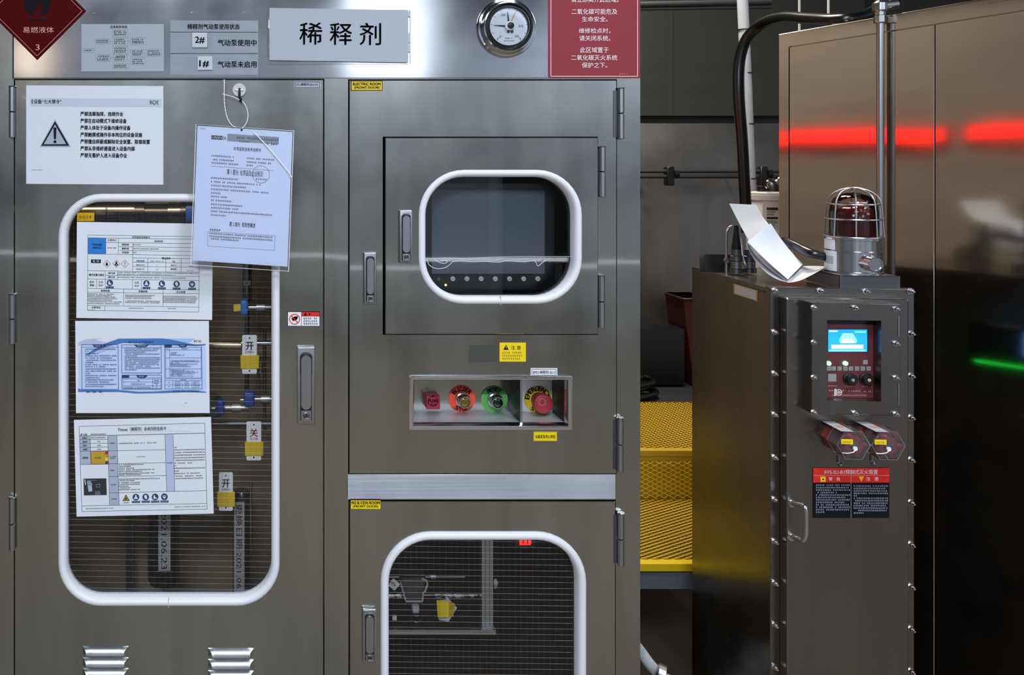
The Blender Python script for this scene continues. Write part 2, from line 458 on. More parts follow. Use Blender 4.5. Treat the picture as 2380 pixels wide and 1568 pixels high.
def gasket(name, px, r, door):
    x0, y0, x1, y1, ix0, iy0, ix1, iy1 = px
    t = (ix0-x0)*S
    b = B('gasket')
    pr = [(0, .002), (0, -.006), (.12*t, -.0105), (.35*t, -.013), (.62*t, -.013), (.82*t, -.0105), (t*.97, -.006), (t, .001), (t, .018)]
    b.ring(X(x0), Z(y1), X(x1), Z(y0), r*S, pr, n=10)
    b.pbox((x0+x1)/2-.5, y1-(ix0-x0)-1, (x0+x1)/2+.5, y1+.3, -.0132, -.006, 'offwhite')
    return link(name, b, door)
def hole(x0, y0, x1, y1, r): return rr(X(x0), Z(y1), X(x1), Z(y0), r*S, 10)
def latch(door, x0, y0, x1, y1, yf=-.003):
    b = B('zinc'); w_ = x1-x0; h = y1-y0
    b.pbox(x0, y0, x1, y1, yf-.011, yf, None, .0022, 3)
    cx = (x0+x1)/2; lw = w_*.29
    lx0, lx1, ly0, ly1 = cx-lw, cx+lw, y0+h*.10, y0+h*.80
    def slab(ax0, ay0, ax1, ay1, ya, yb, m, r):
        b.loft([[(x, ya, z) for x, z in rr(X(ax0), Z(ay1), X(ax1), Z(ay0), r*S, 8)], [(x, yb, z) for x, z in rr(X(ax0)+.0006, Z(ay1)+.0006, X(ax1)-.0006, Z(ay0)-.0006, (r-.6)*S, 8)]], m, True, True)
    slab(lx0-w_*.07, ly0-h*.035, lx1+w_*.07, ly0+h*.3, yf-.011, yf-.0116, 'zinc_dark', lw)
    slab(lx0-1.3, ly0-1.5, lx1+1.3, y1-h*.03, yf-.011, yf-.0119, 'groove', lw*.6)
    slab(lx0, ly0, lx1, ly1, yf-.0112, yf-.0165, 'zinc', lw*.95)
    slab(lx0, ly1+1.2, lx1, y1-h*.035, yf-.0112, yf-.0145, 'zinc', 3)
    ky = ly1 + (y1-ly1)*.36
    b.lathe((X(cx), yf-.0145, Z(ky)), (0, -1, 0), [(lw*.62*S, 0), (lw*.62*S, .0012), (lw*.45*S, .002), (lw*.45*S, .0012)], 'zinc_dark', 20)
    b.pbox(cx-.8, ky-lw*.35, cx+.8, ky+lw*.35, yf-.0164, yf-.0155, 'groove')
    b.pbox(cx-lw*.55, y1-h*.095, cx+lw*.55, y1-h*.045, yf-.0165, yf-.014, 'zinc', .0006, 1)
    return link('latch_handle', b, door)
def hinge(x0, y0, x1, y1, side=1):
    b = B('zinc'); ym = (y0+y1)/2; bw = 15; cx = (x1-bw/2) if side > 0 else (x0+bw/2)
    if side < 0: cx = x0 + bw/2 + 1
    b.pbox(x0, y0+6, x1, y1-4, -.0045, -.001, 'zinc_dark')
    for a, c in ((y0+1.5, ym-1), (ym+1, y1)):
        b.lathe((X(cx), -.008, Z(c)), (0, 0, 1), [(.0058, 0), (.0068, .0008), (.0068, (c-a)*S-.0008), (.0058, (c-a)*S)], None, 18)
    b.lathe((X(cx), -.008, Z(y0+1.5)), (0, 0, 1), [(.0078, 0), (.0082, .0008), (.007, .002)], 'bolt_steel', 18)
    b.cyl((X(cx), -.008, Z(ym+1)), (X(cx), -.008, Z(ym-1)), .0050, 'groove')
    return link('hinge', b, cab)
def wired(name, px, door, r, wires=True, dx=13.6, sk=0.0, wr=.00022):
    x0, y0, x1, y1 = px
    b = B('glass'); gm = 'glass' if wires else 'pane_glass'
    b.loft([[(x, y, z) for x, z in rr(X(x0-5), Z(y1+5), X(x1+5), Z(y0-5), r*S, 10)] for y in (.010, .015)], gm, True, True)
    if wires:
        y = y0
        while y < y1 + dx:
            xa, xb = x0-2, x1+2
            b.tube([(X(xa), .0125, Z(y)), (X(xb), .0125, Z(y+sk*(xb-xa)))], wr, 'zinc' if wr > .0002 else 'zinc_dark', 5); y += dx
        x = x0 + 5
        while x < x1:
            b.tube([(X(x), .0127, Z(y0-2)), (X(x+1), .0127, Z(y1+2))], .00018, 'zinc_dark', 4); x += dx
    return link(name, b, door)

# tall left door
door = None
b = B('steel'); b.plate((X(35), Z(1655), X(751.5), Z(185.5)), [hole(146, 459, 641, 1394, 92)], -.003, .022, ch=.0012)
d1 = link('door', b, cab)
gasket('window_frame', (137, 450, 650, 1404, 156, 468, 631, 1384), 100, d1)
wired('wired_glass', (150, 464, 637, 1390), d1, 88, dx=13.35, sk=.012, wr=.00017)
latch(d1, 690, 803, 731, 982)
for x0, x1, ys in ((193, 299, (1500, 1526, 1551, 1577)), (484, 590, (1504, 1530, 1556, 1581))):
    for y in ys:
        b = B('steel_rail'); n = 12; loops = []
        for i in range(n+1):
            u = i/n; e = min(u, 1-u)*2; s_ = min(1, (e*5))**.5
            x = X(x0+(x1-x0)*u); zt = Z(y); zb = Z(y+17)
            loops.append([(x, -.003, zt+.001), (x, -.003-.004*s_, zt-.002), (x, -.003-.009*s_, zt-.007*s_), (x, -.003-.0105*s_, zb+.001), (x, -.003-.008*s_, zb), (x, -.002, zb+.002)])
        b.loft(loops, None, True, True)
        link('louver', b, d1)
# electric room door with its inset access door and control recess
b = B('steel'); b.plate((X(811.5), Z(1099), X(1432), Z(186.5)), [[(X(889), Z(777)), (X(1388), Z(777)), (X(1388), Z(317.5)), (X(889), Z(317.5))], [(X(953), Z(993)), (X(1324), Z(993)), (X(1324), Z(873)), (X(953), Z(873))]], -.003, .022, ch=.0012)
b.poly([(X(1088), -.0032, Z(842)), (X(1155), -.0032, Z(839)), (X(1152), -.0032, Z(802)), (X(1090), -.0032, Z(801))], 'residue')
d2 = link('door', b, cab)
latch(d2, 844, 585, 873, 705)
b = B('steel'); b.plate((X(894), Z(774.5), X(1386.5), Z(320)), [hole(979, 402, 1341, 697, 98)], -.009, .016, ch=.0014)
d3 = link('access_door', b, cab)
gasket('window_frame', (970, 393, 1350, 706, 988, 410, 1332, 687), 106, d3)
wired('window_pane', (982, 405, 1338, 692), d3, 94, wires=False)
latch(d3, 925, 487, 955, 609, -.009)
b = B('white')
e1 = [(984, 601), (1010, 602), (1040, 600), (1080, 601), (1130, 599), (1190, 597), (1260, 597), (1332, 597)]
e2 = [(984, 603), (994, 607), (1000, 617), (1012, 624), (1026, 625), (1040, 621), (1050, 613), (1056, 608), (1075, 607), (1100, 609), (1130, 608), (1160, 610), (1180, 606), (1200, 608), (1222, 609), (1240, 606), (1248, 610), (1253, 619), (1262, 612), (1272, 604)]
b.tube(catmull([(X(x), .0074, Z(y)) for x, y in e1], 4), .00035, 'white', 5)
b.tube(catmull([(X(x), .0074, Z(y)) for x, y in e2], 4), .0006, 'white', 5)
b.tube(catmull([(X(x), .0074, Z(y)) for x, y in [(1012, 604), (1022, 610), (1034, 613), (1041, 609), (1036, 605), (1026, 607)]], 4), .0006, 'white', 5)
b.poly([(X(x), .0088, Z(y)) for x, y in [(984, 602), (1332, 598), (1332, 560), (1332, 440), (1300, 414), (1020, 414), (986, 450)]], 'film')
link('protective_film', b, d3)
# lower door
b = B('steel'); b.plate((X(812.5), Z(1655), X(1429), Z(1163)), [hole(894, 1243, 1350, 1750, 108)], -.003, .022, ch=.0012) if False else None
b = B('steel'); b.plate((X(812.5), Z(1700), X(1429), Z(1163.5)), [hole(894, 1243, 1350, 1690, 100)], -.003, .022, ch=.0012)
d4 = link('door', b, cab)
gasket('window_frame', (884, 1233, 1360, 1698, 903, 1251, 1339, 1680), 116, d4)
wired('wired_glass', (898, 1247, 1345, 1685), d4, 104, dx=13.55, sk=.012)
latch(d4, 841, 1408, 873, 1532)
for h in ((22, 201, 38, 320, -1), (22, 681, 41, 797, -1), (22, 1151, 40, 1274, -1), (1424, 205, 1447, 323, 1), (1382, 340, 1404, 457, 1), (1381, 638, 1402, 760, 1), (1424, 967, 1445, 1092, 1), (1425, 1187, 1447, 1310, 1)):
    hinge(*h)

# pressure gauge on the header
gx, gy = 1176, 65
b = B('chrome'); c = P(gx, gy)
b.lathe((X(gx-1), -.0018, Z(gy+1)), (0, -1, 0), [(.064, 0), (.064, .004), (.0615, .008), (.058, .009), (.055, .007), (.055, .020), (.0535, .024), (.0515, .0245), (.0495, .021), (.0495, .016)], 'chrome', 56, True, False)
b.lathe((X(gx-1), -.0018, Z(gy+1)), (0, -1, 0), [(.0495, .0165), (.041, .022), (.0405, .018)], 'black', 56, False, False)
ga = link('pressure_gauge', b, cab)
b = B('dial'); b.lathe((X(gx), -.0018, Z(gy)), (0, -1, 0), [(.0405, .016), (.0405, .019)], 'dial', 48)
pg = Page(b, -.0211)
for i in range(11):
    a = math.radians(130 + 280*i/10); r0, r1 = 39, 42
    pg.line(gx+r0*math.cos(a), gy+r0*math.sin(a), gx+r1*math.cos(a), gy+r1*math.sin(a), .8)
pg.text('0', gx-22, gy+21, gx-18, gy+26, 'ink_grey'); pg.text('250', gx-18, gy-29, gx-8, gy-24, 'ink_grey'); pg.text('375', gx+22, gy-3, gx+33, gy+2, 'ink_grey'); pg.text('500', gx+13, gy+20, gx+23, gy+25, 'ink_grey')
pg.line(gx-27, gy+29, gx-24, gy+26, 1.2); pg.line(gx+24, gy+26, gx+27, gy+29, 1.2)
pg.fine(gx-9, gx+9, gy+27, 3, 'ink_grey'); pg.fine(gx-12, gx+12, gy+33, 2.4, 'ink_light')
link('dial', b, ga)
b = B('black')
b.lathe((X(gx+.5), -.0208, Z(gy-1)), (0, -1, 0), [(.0095, 0), (.0095, .006)], 'white', 28)
b.lathe((X(gx+2), -.0268, Z(gy-1)), (0, -1, 0), [(.0068, 0), (.0068, .003), (.004, .005)], 'black', 24)
for dx in (-1.5, 7): b.lathe((X(gx+dx), -.021, Z(gy+12)), (0, -1, 0), [(.0030, 0), (.0026, .004)], 'black', 14)
def needle(a, r0, r1, wd, m):
    a = math.radians(a); ca, sa = math.cos(a), math.sin(a)
    q = [(r0, -wd), (r1, -.3), (r1, .3), (r0, wd)]
    f = [(X(gx+u*ca-v*sa), -.0225, Z(gy+u*sa+v*ca)) for u, v in q]
    b.loft([f, [(x, y-.0008, z) for x, y, z in f]], m, True, True)
needle(184, 8, 36, 1.6, 'ink'); needle(-96, 10, 34, 1.6, 'ink'); needle(-66, 10, 38, 1.4, 'amber')
link('needle', b, ga)
b = B('glass'); b.lathe((X(gx), -.0018, Z(gy)), (0, -1, 0), [(.041, .030), (.041, .0315)], 'glass', 40); link('gauge_glass', b, ga)

# control recess
RD = .078
b = B('chrome')
b.ring(X(950), Z(996), X(1327), Z(871), .002, [(0, -.003), (0, -.0075), (5*S, -.0085), (9*S, -.0075), (13.5*S, .004), (13.5*S, .006)], 'chrome', 2)
ox0, ox1, oz0, oz1 = X(963.5), X(1313.5), Z(982.5), Z(884.5)
def quad(a, b_, c, d, m): b.poly([a, b_, c, d], m)
xa, xb = ox0, ox1
b.add([(xa, .005, oz0), (xb, .005, oz0), (xb, RD, oz0), (xa, RD, oz0)], [(0, 1, 2, 3)], 'satin')  # paler satin floor stands in for light falling into the recess
b.add([(xa, .005, oz1), (xb, .005, oz1), (xb, RD, oz1), (xa, RD, oz1)], [(0, 1, 2, 3)], 'zinc')
b.add([(xa, .005, oz0), (xa, .005, oz1), (xa, RD, oz1), (xa, RD, oz0)], [(0, 1, 2, 3)], 'zinc')
b.add([(xb, .005, oz0), (xb, .005, oz1), (xb, RD, oz1), (xb, RD, oz0)], [(0, 1, 2, 3)], 'black')  # black paint stands in for the dark reflection on the right wall
b.add([(xa, RD, oz0), (xb, RD, oz0), (xb, RD, oz1), (xa, RD, oz1)], [(0, 1, 2, 3)], 'steel')
b.box(X(1210.5), X(1215.5), .004, RD, oz0, oz1, 'zinc'); b.box(X(1210), X(1210.5), .006, RD, oz0+.0005, oz1-.0005, 'black')  # divider's left face also blackened for its dark reflection
b.box(X(1216), xb-.001, RD-.001, RD-.0004, oz0+.0005, oz1-.0005, 'satin')
cb = link('control_recess', b, cab)
def rec(px, py, y=RD): return P(px, py, y)
def cpage(bb, y): return Page(bb, fn=lambda x, yy, l: P(x, yy, y) + Vector((0, -.0003*l, 0)))
k = (D+RD)/D
# red push cube
b = B('cube_red'); c0 = rec(1000.5, 926.5)
b.box(c0.x-.0150, c0.x+.0150, RD-.032, RD, c0.z-.0145, c0.z+.0145, 'cube_red', .0015, 2)
pg = cpage(b, RD-.0323); q = 1006.5, 931
pg.circ(q[0], q[1]+1, 11.5, 1.2, 'ink', 1, 24); pg.text('PUSH', q[0]-11, q[1]-4, q[0]+11, q[1]+4, 'ink', .03); pg.disc(q[0], q[1]-11, 2.4, 'ink'); pg.fine(q[0]-7, q[0]+7, q[1]+9, 4, 'ink')
link('push_button', b, cb)
def lamp_button(name, px, py, disc, dark, top, bot, lens):
    b = B(disc); c = rec(px, py)
    b.lathe(c, (0, -1, 0), [(.0300, 0), (.0300, .0015)], disc, 40)
    pg = cpage(b, RD-.0017)
    n = 24; a0, a1 = (202, 338)
    pg.poly([(px + 31.3*math.cos(math.radians(a0+(a1-a0)*i/n)), py + 31.3*math.sin(math.radians(a0+(a1-a0)*i/n))) for i in range(n+1)], dark, 1)
    if bot: pg.poly([(px + 31.3*math.cos(math.radians(35+110*i/n)), py + 31.3*math.sin(math.radians(35+110*i/n))) for i in range(n+1)], dark, 1)
    pg.arc(top, px, py, 23.5, -148 if len(top) > 5 else -130, -32 if len(top) > 5 else -50, 10, 'ink', 3, .03)
    if bot: pg.arc(bot, px, py, 23.5, 128, 52, 9, 'ink', 3, .03, top=False)
    b.lathe(c, (0, -1, 0), [(.0165, .001), (.0165, .010), (.0140, .0115), (.0140, .026), (.0128, .030), (.0112, .030), (.0112, .027)], 'bolt_steel', 32, True, False)
    b.lathe(c, (0, -1, 0), [(.0113, .024), (.0113, .027), (.0085, .0295), (.003, .0302)], lens, 28)
    return link(name, b, cb)
lamp_button('buzzer_button', 1073.5, 926.5, 'legend_orange', 'legend_dark_orange', 'BUZZER', 'STOP', 'lens_amber')
lamp_button('reset_button', 1148.5, 927.5, 'legend_green', 'legend_dark_green', 'RESET', '', 'lens_green')
b = B('yellow'); c = rec(1249.5, 927)
b.lathe(c, (0, -1, 0), [(.0305, 0), (.0305, .004)], 'yellow_tag', 44)
pg = cpage(b, RD-.0042); pg.arc('EMERGENCY', 1250, 927.5, 25, -178, -14, 10.5, 'ink', 3, .03); pg.arc('STOP', 1250, 927.5, 25, 128, 52, 9, 'ink', 3, .03, top=False)
b.lathe(c, (0, -1, 0), [(.0165, .003), (.0150, .018), (.0150, .028)], 'zinc_dark', 28)
b.lathe(c, (0, -1, 0), [(.0150, .022), (.0215, .026), (.0222, .034), (.0210, .0405), (.017, .0430), (.008, .0440)], 'button_red', 36)
pg = cpage(b, RD-.0444); pg.circ(1260, 934, 8, .7, 'gold_ink', 1, 14)
link('emergency_button', b, cb)

# what stands behind the electric-room window
b = B('bezel'); yy = .07
f = [P(970, 424, yy), P(1345, 676, yy)]
b.box(f[0].x, P(1290, 0, yy).x, yy, yy+.04, f[1].z, f[0].z, 'bezel', .002, 1)
du = link('display_unit', b, cab)
b = B('screen_off'); a, c = P(1003, 440, yy), P(1266, 636, yy)
b.box(a.x, c.x, yy-.0015, yy+.002, c.z, a.z, 'screen_off', .0006, 1); link('screen', b, du)
for i in range(8):
    p = P(1019+32.9*i, 647.5, yy); b = B('bolt_steel')
    b.lathe(p, (0, -1, 0), [(.0055, 0), (.0055, .003), (.0042, .0045)], 'offwhite' if i else 'zinc_dark', 14)
    b.box(p.x-.003, p.x+.003, yy-.0049, yy-.0044, p.z-.0005, p.z+.0005, 'ink_grey')
    link('key', b, du)
b = B('led_amber'); p = P(1036, 662, yy); b.lathe(p, (0, -1, 0), [(.0026, 0), (.002, .002)], 'led_amber', 12); link('indicator_lamp', b, du)
b = B('wall_mid'); a, c = P(1277, 615, .16), P(1308, 656, .16); b.box(a.x, c.x, .16, .2, c.z, a.z, 'dark_grey', .002, 1); link('terminal_box', b, cab)
# lower window interior
b = B('zinc'); yy = .13
a, c = P(1120, 1225, yy), P(1146, 1462, yy)
b.box(a.x, c.x, yy, yy+.02, c.z, a.z); b.box(a.x+.007, a.x+.0085, yy-.0005, yy, c.z, a.z, 'zinc_dark'); b.box(c.x-.009, c.x-.0075, yy-.0005, yy, c.z, a.z, 'zinc_dark')
a, c = P(860, 1452, yy), P(1147, 1463, yy); b.box(a.x, c.x, yy-.02, yy+.1, c.z, a.z)
link('inner_frame', b, cab)
b = B('black'); yy = .10
a, c = P(1196, 1240, yy), P(1245, 1274, yy); b.box(a.x, c.x, yy+.002, yy+.04, c.z, a.z, 'black', .002, 1)
pg = Page(b, fn=lambda x, y, l: P(x, y, yy) + Vector((0, .001-.0003*l, 0)))
pg.text('8.8.8', 1208, 1252, 1234, 1266, 'led_red', .05, 3)
link('digital_readout', b, cab)
# ------------------------------------------------------------------ things behind the tall wired window
def PP(y): return lambda px, py: P(px, py, y)
q = PP(.17)
root = empty('steel_pipe', q(320, 500), label='thick polished steel pipe running across the top of the tall wired window', cat='pipe')
b = B('pipe_warm'); yc = .19
r = 22*S*1.1
def hseg(bb, xa, xb, py, rad, y, m): bb.cyl(P(xa, py, y), P(xb, py, y), rad, m, 24)
hseg(b, 120, 315, 489, .024, yc, 'pipe_warm'); hseg(b, 249, 254, 489, .0245, yc, 'pipe_dark'); link('pipe', b, root)
b = B('pipe_dark'); hseg(b, 315, 338, 491, .024, yc, 'pipe_dark'); hseg(b, 338, 392, 492, .0195, yc, 'pipe_dark'); hseg(b, 392, 420, 491, .021, yc, 'pipe_warm'); hseg(b, 420, 470, 491, .022, yc, 'pipe_dark'); link('valve_body', b, root)
b = B('valve_navy'); a, c = P(432, 478, .15), P(450, 515, .15); b.box(a.x, c.x, .14, .16, c.z, a.z, 'valve_navy', .003, 2); link('valve_handle', b, root)
b = B('yellow_tag'); pg = Page(b, fn=lambda x, y, l: P(x, y, .155) + Vector((0, -.0003*l, 0)))
pg.sheet(179, 494, 219, 514, 'yellow_tag', .001); pg.fine(184, 214, 504, 8, 'amber')
setp(link('yellow_tag', b), label='yellow band tag on the steel pipe at the top left of the tall window', cat='tag')

root = empty('vertical_pipe', P(573, 760, .2), label='dark vertical steel pipe above the blue valve in the tall window', cat='pipe')
b = B('pipe_dark'); b.cyl(P(574, 950, .22), P(574, 560, .22), .006, 'pipe_dark'); b.cyl(P(574, 700, .22), P(574, 600, .22), .0115, 'pipe_dark', 20); link('pipe', b, root)
b = B('label_grey'); pg = Page(b, fn=lambda x, y, l: P(x, y, .207) + Vector((0, -.0003*l, 0))); pg.sheet(566, 652, 582, 663, 'label_grey', .001); pg.fine(568, 580, 657.5, 5, 'ink'); link('label', b, root)
def valve(name, px, py, handle, m, label, yel=False, y=.18):
    root = empty(name, P(px, py, y), label=label, cat='valve')
    b = B('zinc'); hseg(b, px+8, px+32, py, .0075, y, 'bolt_steel'); hseg(b, px+28, px+48, py, .0125, y, 'zinc'); hseg(b, px+46, px+66, py, .008, y, 'zinc'); link('valve_body', b, root)
    b = B(m); w_, h = handle; a, c = P(px-w_/2, py-h/2, y-.03), P(px+w_/2, py+h/2, y-.03)
    b.box(a.x, c.x, y-.035, y-.008, c.z, a.z, m, .005, 3); link('handle', b, root)
    if yel:
        b = B('yellow_tag'); pg = Page(b, k=-.08, x0=px-20, fn=lambda x, yy, l: P(x, yy, y-.03) + Vector((0, -.0003*l, 0))); pg.sheet(px-25, py-7, px-9, py+9, 'yellow_tag', .0015); link('tag', b, root)
    else:
        b = B('bolt_steel'); b.cyl(P(px-12, py+2, y-.02), P(px-20, py+2, y-.02), .004, 'bolt_steel'); link('stem', b, root)
    return root
valve('ball_valve', 568, 714, (18, 34), 'valve_blue', 'ball valve with bright blue handle and small yellow flag, in the tall window', True)
valve('ball_valve', 579, 927, (25, 34), 'valve_navy', 'dark blue handled valve directly above the red CLOSE tag')
valve('ball_valve', 512, 947, (18, 34), 'valve_navy', 'dark blue handled valve beside the lower edge of the wavy blue safety card')
b = B('pipe_warm'); hseg(b, 430, 560, 802, .011, .22, 'pipe_warm'); hseg(b, 560, 640, 797, .006, .22, 'zinc'); setp(link('horizontal_pipe', b), label='thin horizontal steel pipe passing behind the upper OPEN tag', cat='pipe')
b = B('zinc_dark'); hseg(b, 470, 640, 984, .006, .22, 'zinc_dark'); setp(link('horizontal_pipe', b), label='thin dark horizontal pipe level with the top of the red CLOSE tag', cat='pipe')
b = B('zinc')
for i in range(7): b.cyl(P(606, 838+i*4, .19), P(606, 841+i*4, .19), .0095 if i % 2 else .007, 'zinc', 16)
b.cyl(P(600, 905, .2), P(600, 838, .2), .004, 'zinc_dark'); b.cyl(P(615, 1000, .22), P(615, 770, .22), .004, 'zinc_dark')
setp(link('pipe_fitting', b), label='ribbed steel pipe fitting just right of the upper OPEN tag', cat='fitting')
def state_tag(x0, y0, x1, y1, ch, word, m, band, label):
    root = empty('valve_tag', P((x0+x1)/2, y1, .12), label=label, cat='tag', group='white plastic valve tags in the tall window')
    b = B('white'); y = .12
    a, c = P(x0, y0, y), P(x1, y1, y)
    b.loft([[(px, yy, pz) for px, pz in rr(a.x, c.z, c.x, a.z, .003, 5)] for yy in (y-.0012, y+.0012)], 'white', True, True)
    pg = Page(b, fn=lambda x, yy, l: P(x, yy, y) + Vector((0, -.0013-.0003*l, 0)))
    cx = (x0+x1)/2
    pg.text(ch, cx-9, y0+16, cx+9, y0+35, m, .02); pg.text(word, cx-9.5, y0+37, cx+9.5, y0+42, m)
    pg.disc(cx, y0+7, 2, 'ink'); pg.disc(cx, y1-7, 2, 'ink')
    link('plate', b, root)
    b = B('yellow_tag'); a, c = P(x0-4, band[0], y), P(x1+5, band[1], y); b.box(a.x, c.x, y-.004, y+.004, c.z, a.z, 'yellow_tag', .001, 1); link('yellow_band', b, root)
state_tag(563, 778, 597, 868, '开', 'OPEN', 'ink', (825, 856), 'white OPEN tag with yellow band, uppermost of the three valve tags')
state_tag(573, 979, 607, 1069, '关', 'CLOSE', 'red_deep', (1026, 1058), 'white valve tag with red CLOSE lettering and a yellow band')
state_tag(509, 1097, 541, 1186, '开', 'OPEN', 'ink', (1142, 1176), 'white OPEN tag with yellow band, lowest of the three valve tags')
def vlabel(s, bx, by0, by1, hw, y, bold, mirror=1):
    b = B('label_grey'); pg = Page(b, fn=lambda x, yy, l: P(x, yy, y) + Vector((0, -.0003*l, 0)))
    pg.sheet(bx-hw, by0, bx+hw, by1, 'label_grey', .0008)
    L = by1-by0
    b.text(s, lambda u, v: pg.pt(bx-hw*.62+hw*1.24*v, by0+4+(L-8)*u, 3), 'ink', bold)
    return b
root = empty('filter_housing', P(381, 1365, .2), label='dark filter canister with 2021.06.23 label, middle of the tall window', cat='filter')
b = B('filter_body'); c = P(381, 1360, .21); r = 38*S*1.11
b.lathe(P(381, 1358, .21), (0, 0, 1), [(.006, -.004), (r*.6, 0), (r*.9, .008), (r, .02), (r, .36), (r*.7, .37)], 'filter_body', 32); link('canister', b, root)
b = B('pipe_dark'); b.cyl(P(382, 1395, .21), P(382, 1352, .21), .006, 'pipe_dark'); b.cyl(P(383, 1362, .19), P(383, 1345, .19), .004, 'bolt_steel'); link('drain', b, root)
b = vlabel('日期:2021.06.23', 382, 1120, 1326, 14, .168, .0); link('label', b, root)
root = empty('filter_housing', P(562, 1400, .17), label='tall filter canister with 更换日期 date label, right of the tall window', cat='filter')
b = B('filter_body'); b.lathe(P(562, 1440, .19), (0, 0, 1), [(.02, 0), (.0215, .01), (.0215, .30), (.016, .31)], 'filter_body', 32); link('canister', b, root)
b = B('zinc'); b.cyl(P(583, 1440, .18), P(583, 1120, .18), .003, 'zinc'); link('sight_tube', b, root)
b = vlabel('更换日期:2021.06.23', 556, 1166, 1402, 12, .160, .0); link('label', b, root)
b = B('pipe_dark'); a, c = P(292, 1205, .28), P(308, 1390, .28); b.box(a.x, c.x, .28, .295, c.z, a.z, 'zinc_dark'); b.box(c.x-.001, c.x+.001, .279, .28, c.z, a.z, 'zinc')
setp(link('support_post', b), label='dark vertical steel post under the Thinner risk card in the tall window', cat='post')
b = B('pipe_dark'); b.lathe(P(495, 940, .2), (0, -1, 0), [(.028, 0), (.03, .01), (.02, .03)], 'zinc_dark', 24)
setp(link('gauge_housing', b), label='round dark instrument housing half hidden by the wavy blue safety card', cat='gauge')
# ------------------------------------------------------------------ things behind the lower wired window
b = B('zinc'); hseg(b, 895, 1000, 1340, .0022, .15, 'zinc'); hseg(b, 1000, 1012, 1339, .006, .15, 'zinc'); hseg(b, 1012, 1080, 1340, .0015, .15, 'zinc')
setp(link('air_line', b), label='thin steel air line running across the top of the lower window', cat='pipe')
b = B('bolt_steel'); x = 902
for i, (wd, rad) in enumerate(((12, .008), (8, .005), (10, .009), (40, .003), (10, .008), (28, .0025), (14, .0085), (8, .004), (16, .009), (8, .005), (12, .0095), (10, .006), (14, .0035), (8, .007), (20, .003))):
    hseg(b, x, x+wd, 1382, rad, .16, 'bolt_steel'); x += wd
setp(link('fitting_manifold', b), label='row of shiny metal pipe fittings above the yellow-banded tag in the lower window', cat='fitting')
b = B('dark_grey'); yy = .13
pts = [(930, 1343), (990, 1343), (985, 1368), (982, 1396), (944, 1396), (938, 1370)]
f0 = [P(x, y, yy) for x, y in pts]; b.loft([f0, [p + Vector((0, .04, 0)) for p in f0]], 'dark_grey', True, True)
root = empty('pressure_regulator', P(960, 1400, yy), label='black pressure regulator with pale edges in the lower window', cat='regulator')
link('housing', b, root)
b = B('label_grey')
for seg in ([(931, 1352), (936, 1372), (943, 1396)], [(943, 1397), (982, 1397)], [(982, 1396), (983, 1378), (988, 1374), (994, 1356), (990, 1348), (980, 1344)]):
    b.tube([P(x, y, yy-.004) for x, y in seg], .0022, 'label_grey', 6)
link('bracket', b, root)
b = B('label_grey'); a, c = P(959, 1408, yy), P(975, 1425, yy); b.box(a.x, c.x, yy, yy+.02, c.z, a.z, 'label_grey', .002, 1)
b.lathe(P(967, 1436, yy), (0, 0, 1), [(.004, -.006), (.012, -.004), (.014, .003), (.008, .008)], 'chrome', 18)
b.tube(catmull([P(952, 1440, yy), P(967, 1444, yy-.012), P(984, 1438, yy)], 5), .0012, 'chrome', 6); link('drain_valve', b, root)
b = B('offwhite'); pg = Page(b, fn=lambda x, y, l: P(x, y, .10) + Vector((0, -.0003*l, 0)))
q4 = [(902, 1360), (914, 1343), (930, 1357), (917, 1372)]
b.loft([[pg.pt(x, y) for x, y in q4], [pg.pt(x, y)+Vector((0, .001, 0)) for x, y in q4]], 'offwhite', True, True); pg.circ(915, 1357, 4.5, 1.6, 'mustard', 1, 14); pg.line(909, 1352, 921, 1362, 1.4, 'ink')
setp(link('diamond_tag', b), label='small white diamond tag at the left edge of the lower window', cat='tag')
root = empty('banded_tag', P(1038, 1445, .11), label='folded white tag with broad yellow band hanging in the lower window', cat='tag')
b = B('offwhite'); g = lambda x, y, yy: P(x, y, yy)
b.sheet([[g(1017, 1395, .12), g(1040, 1392, .10)], [g(1020, 1440, .12), g(1042, 1444, .10)]], .0008, 'offwhite')
b.sheet([[g(1035, 1383, .115), g(1040, 1392, .10)], [g(1062, 1412, .13), g(1042, 1444, .10)]], .0008, 'offwhite'); link('plate', b, root)
b = B('yellow_tag'); b.sheet([[g(1015, 1394, .108), g(1030, 1396, .098), g(1043, 1397, .094), g(1057, 1402, .115)], [g(1018, 1434, .108), g(1030, 1434, .098), g(1042, 1433, .094), g(1053, 1432, .115)]], .0015, 'yellow_tag'); link('yellow_band', b, root)
b = B('offwhite'); a, c = P(912, 1431, .13), P(922, 1441, .13); b.box(a.x, c.x, .13, .135, c.z, a.z, 'offwhite'); setp(link('white_clip', b), label='tiny white square clip at the lower left of the lower window', cat='clip')
b = B('label_grey'); b.sheet([[P(1148, 1347, .14), P(1153, 1344, .14)], [P(1148, 1358, .13), P(1158, 1356, .13)], [P(1150, 1368, .14), P(1154, 1366, .14)]], .001, 'label_grey'); setp(link('paper_tab', b), label='pale curled tab sticking out right of the inner upright in the lower window', cat='tab')

# ------------------------------------------------------------------ signs, labels and papers on the cabinet front
def sheet_thing(name, label, cat, b, group=None): return setp(link(name, b, smooth=None), label=label, cat=cat, group=group)
HY = -.0026
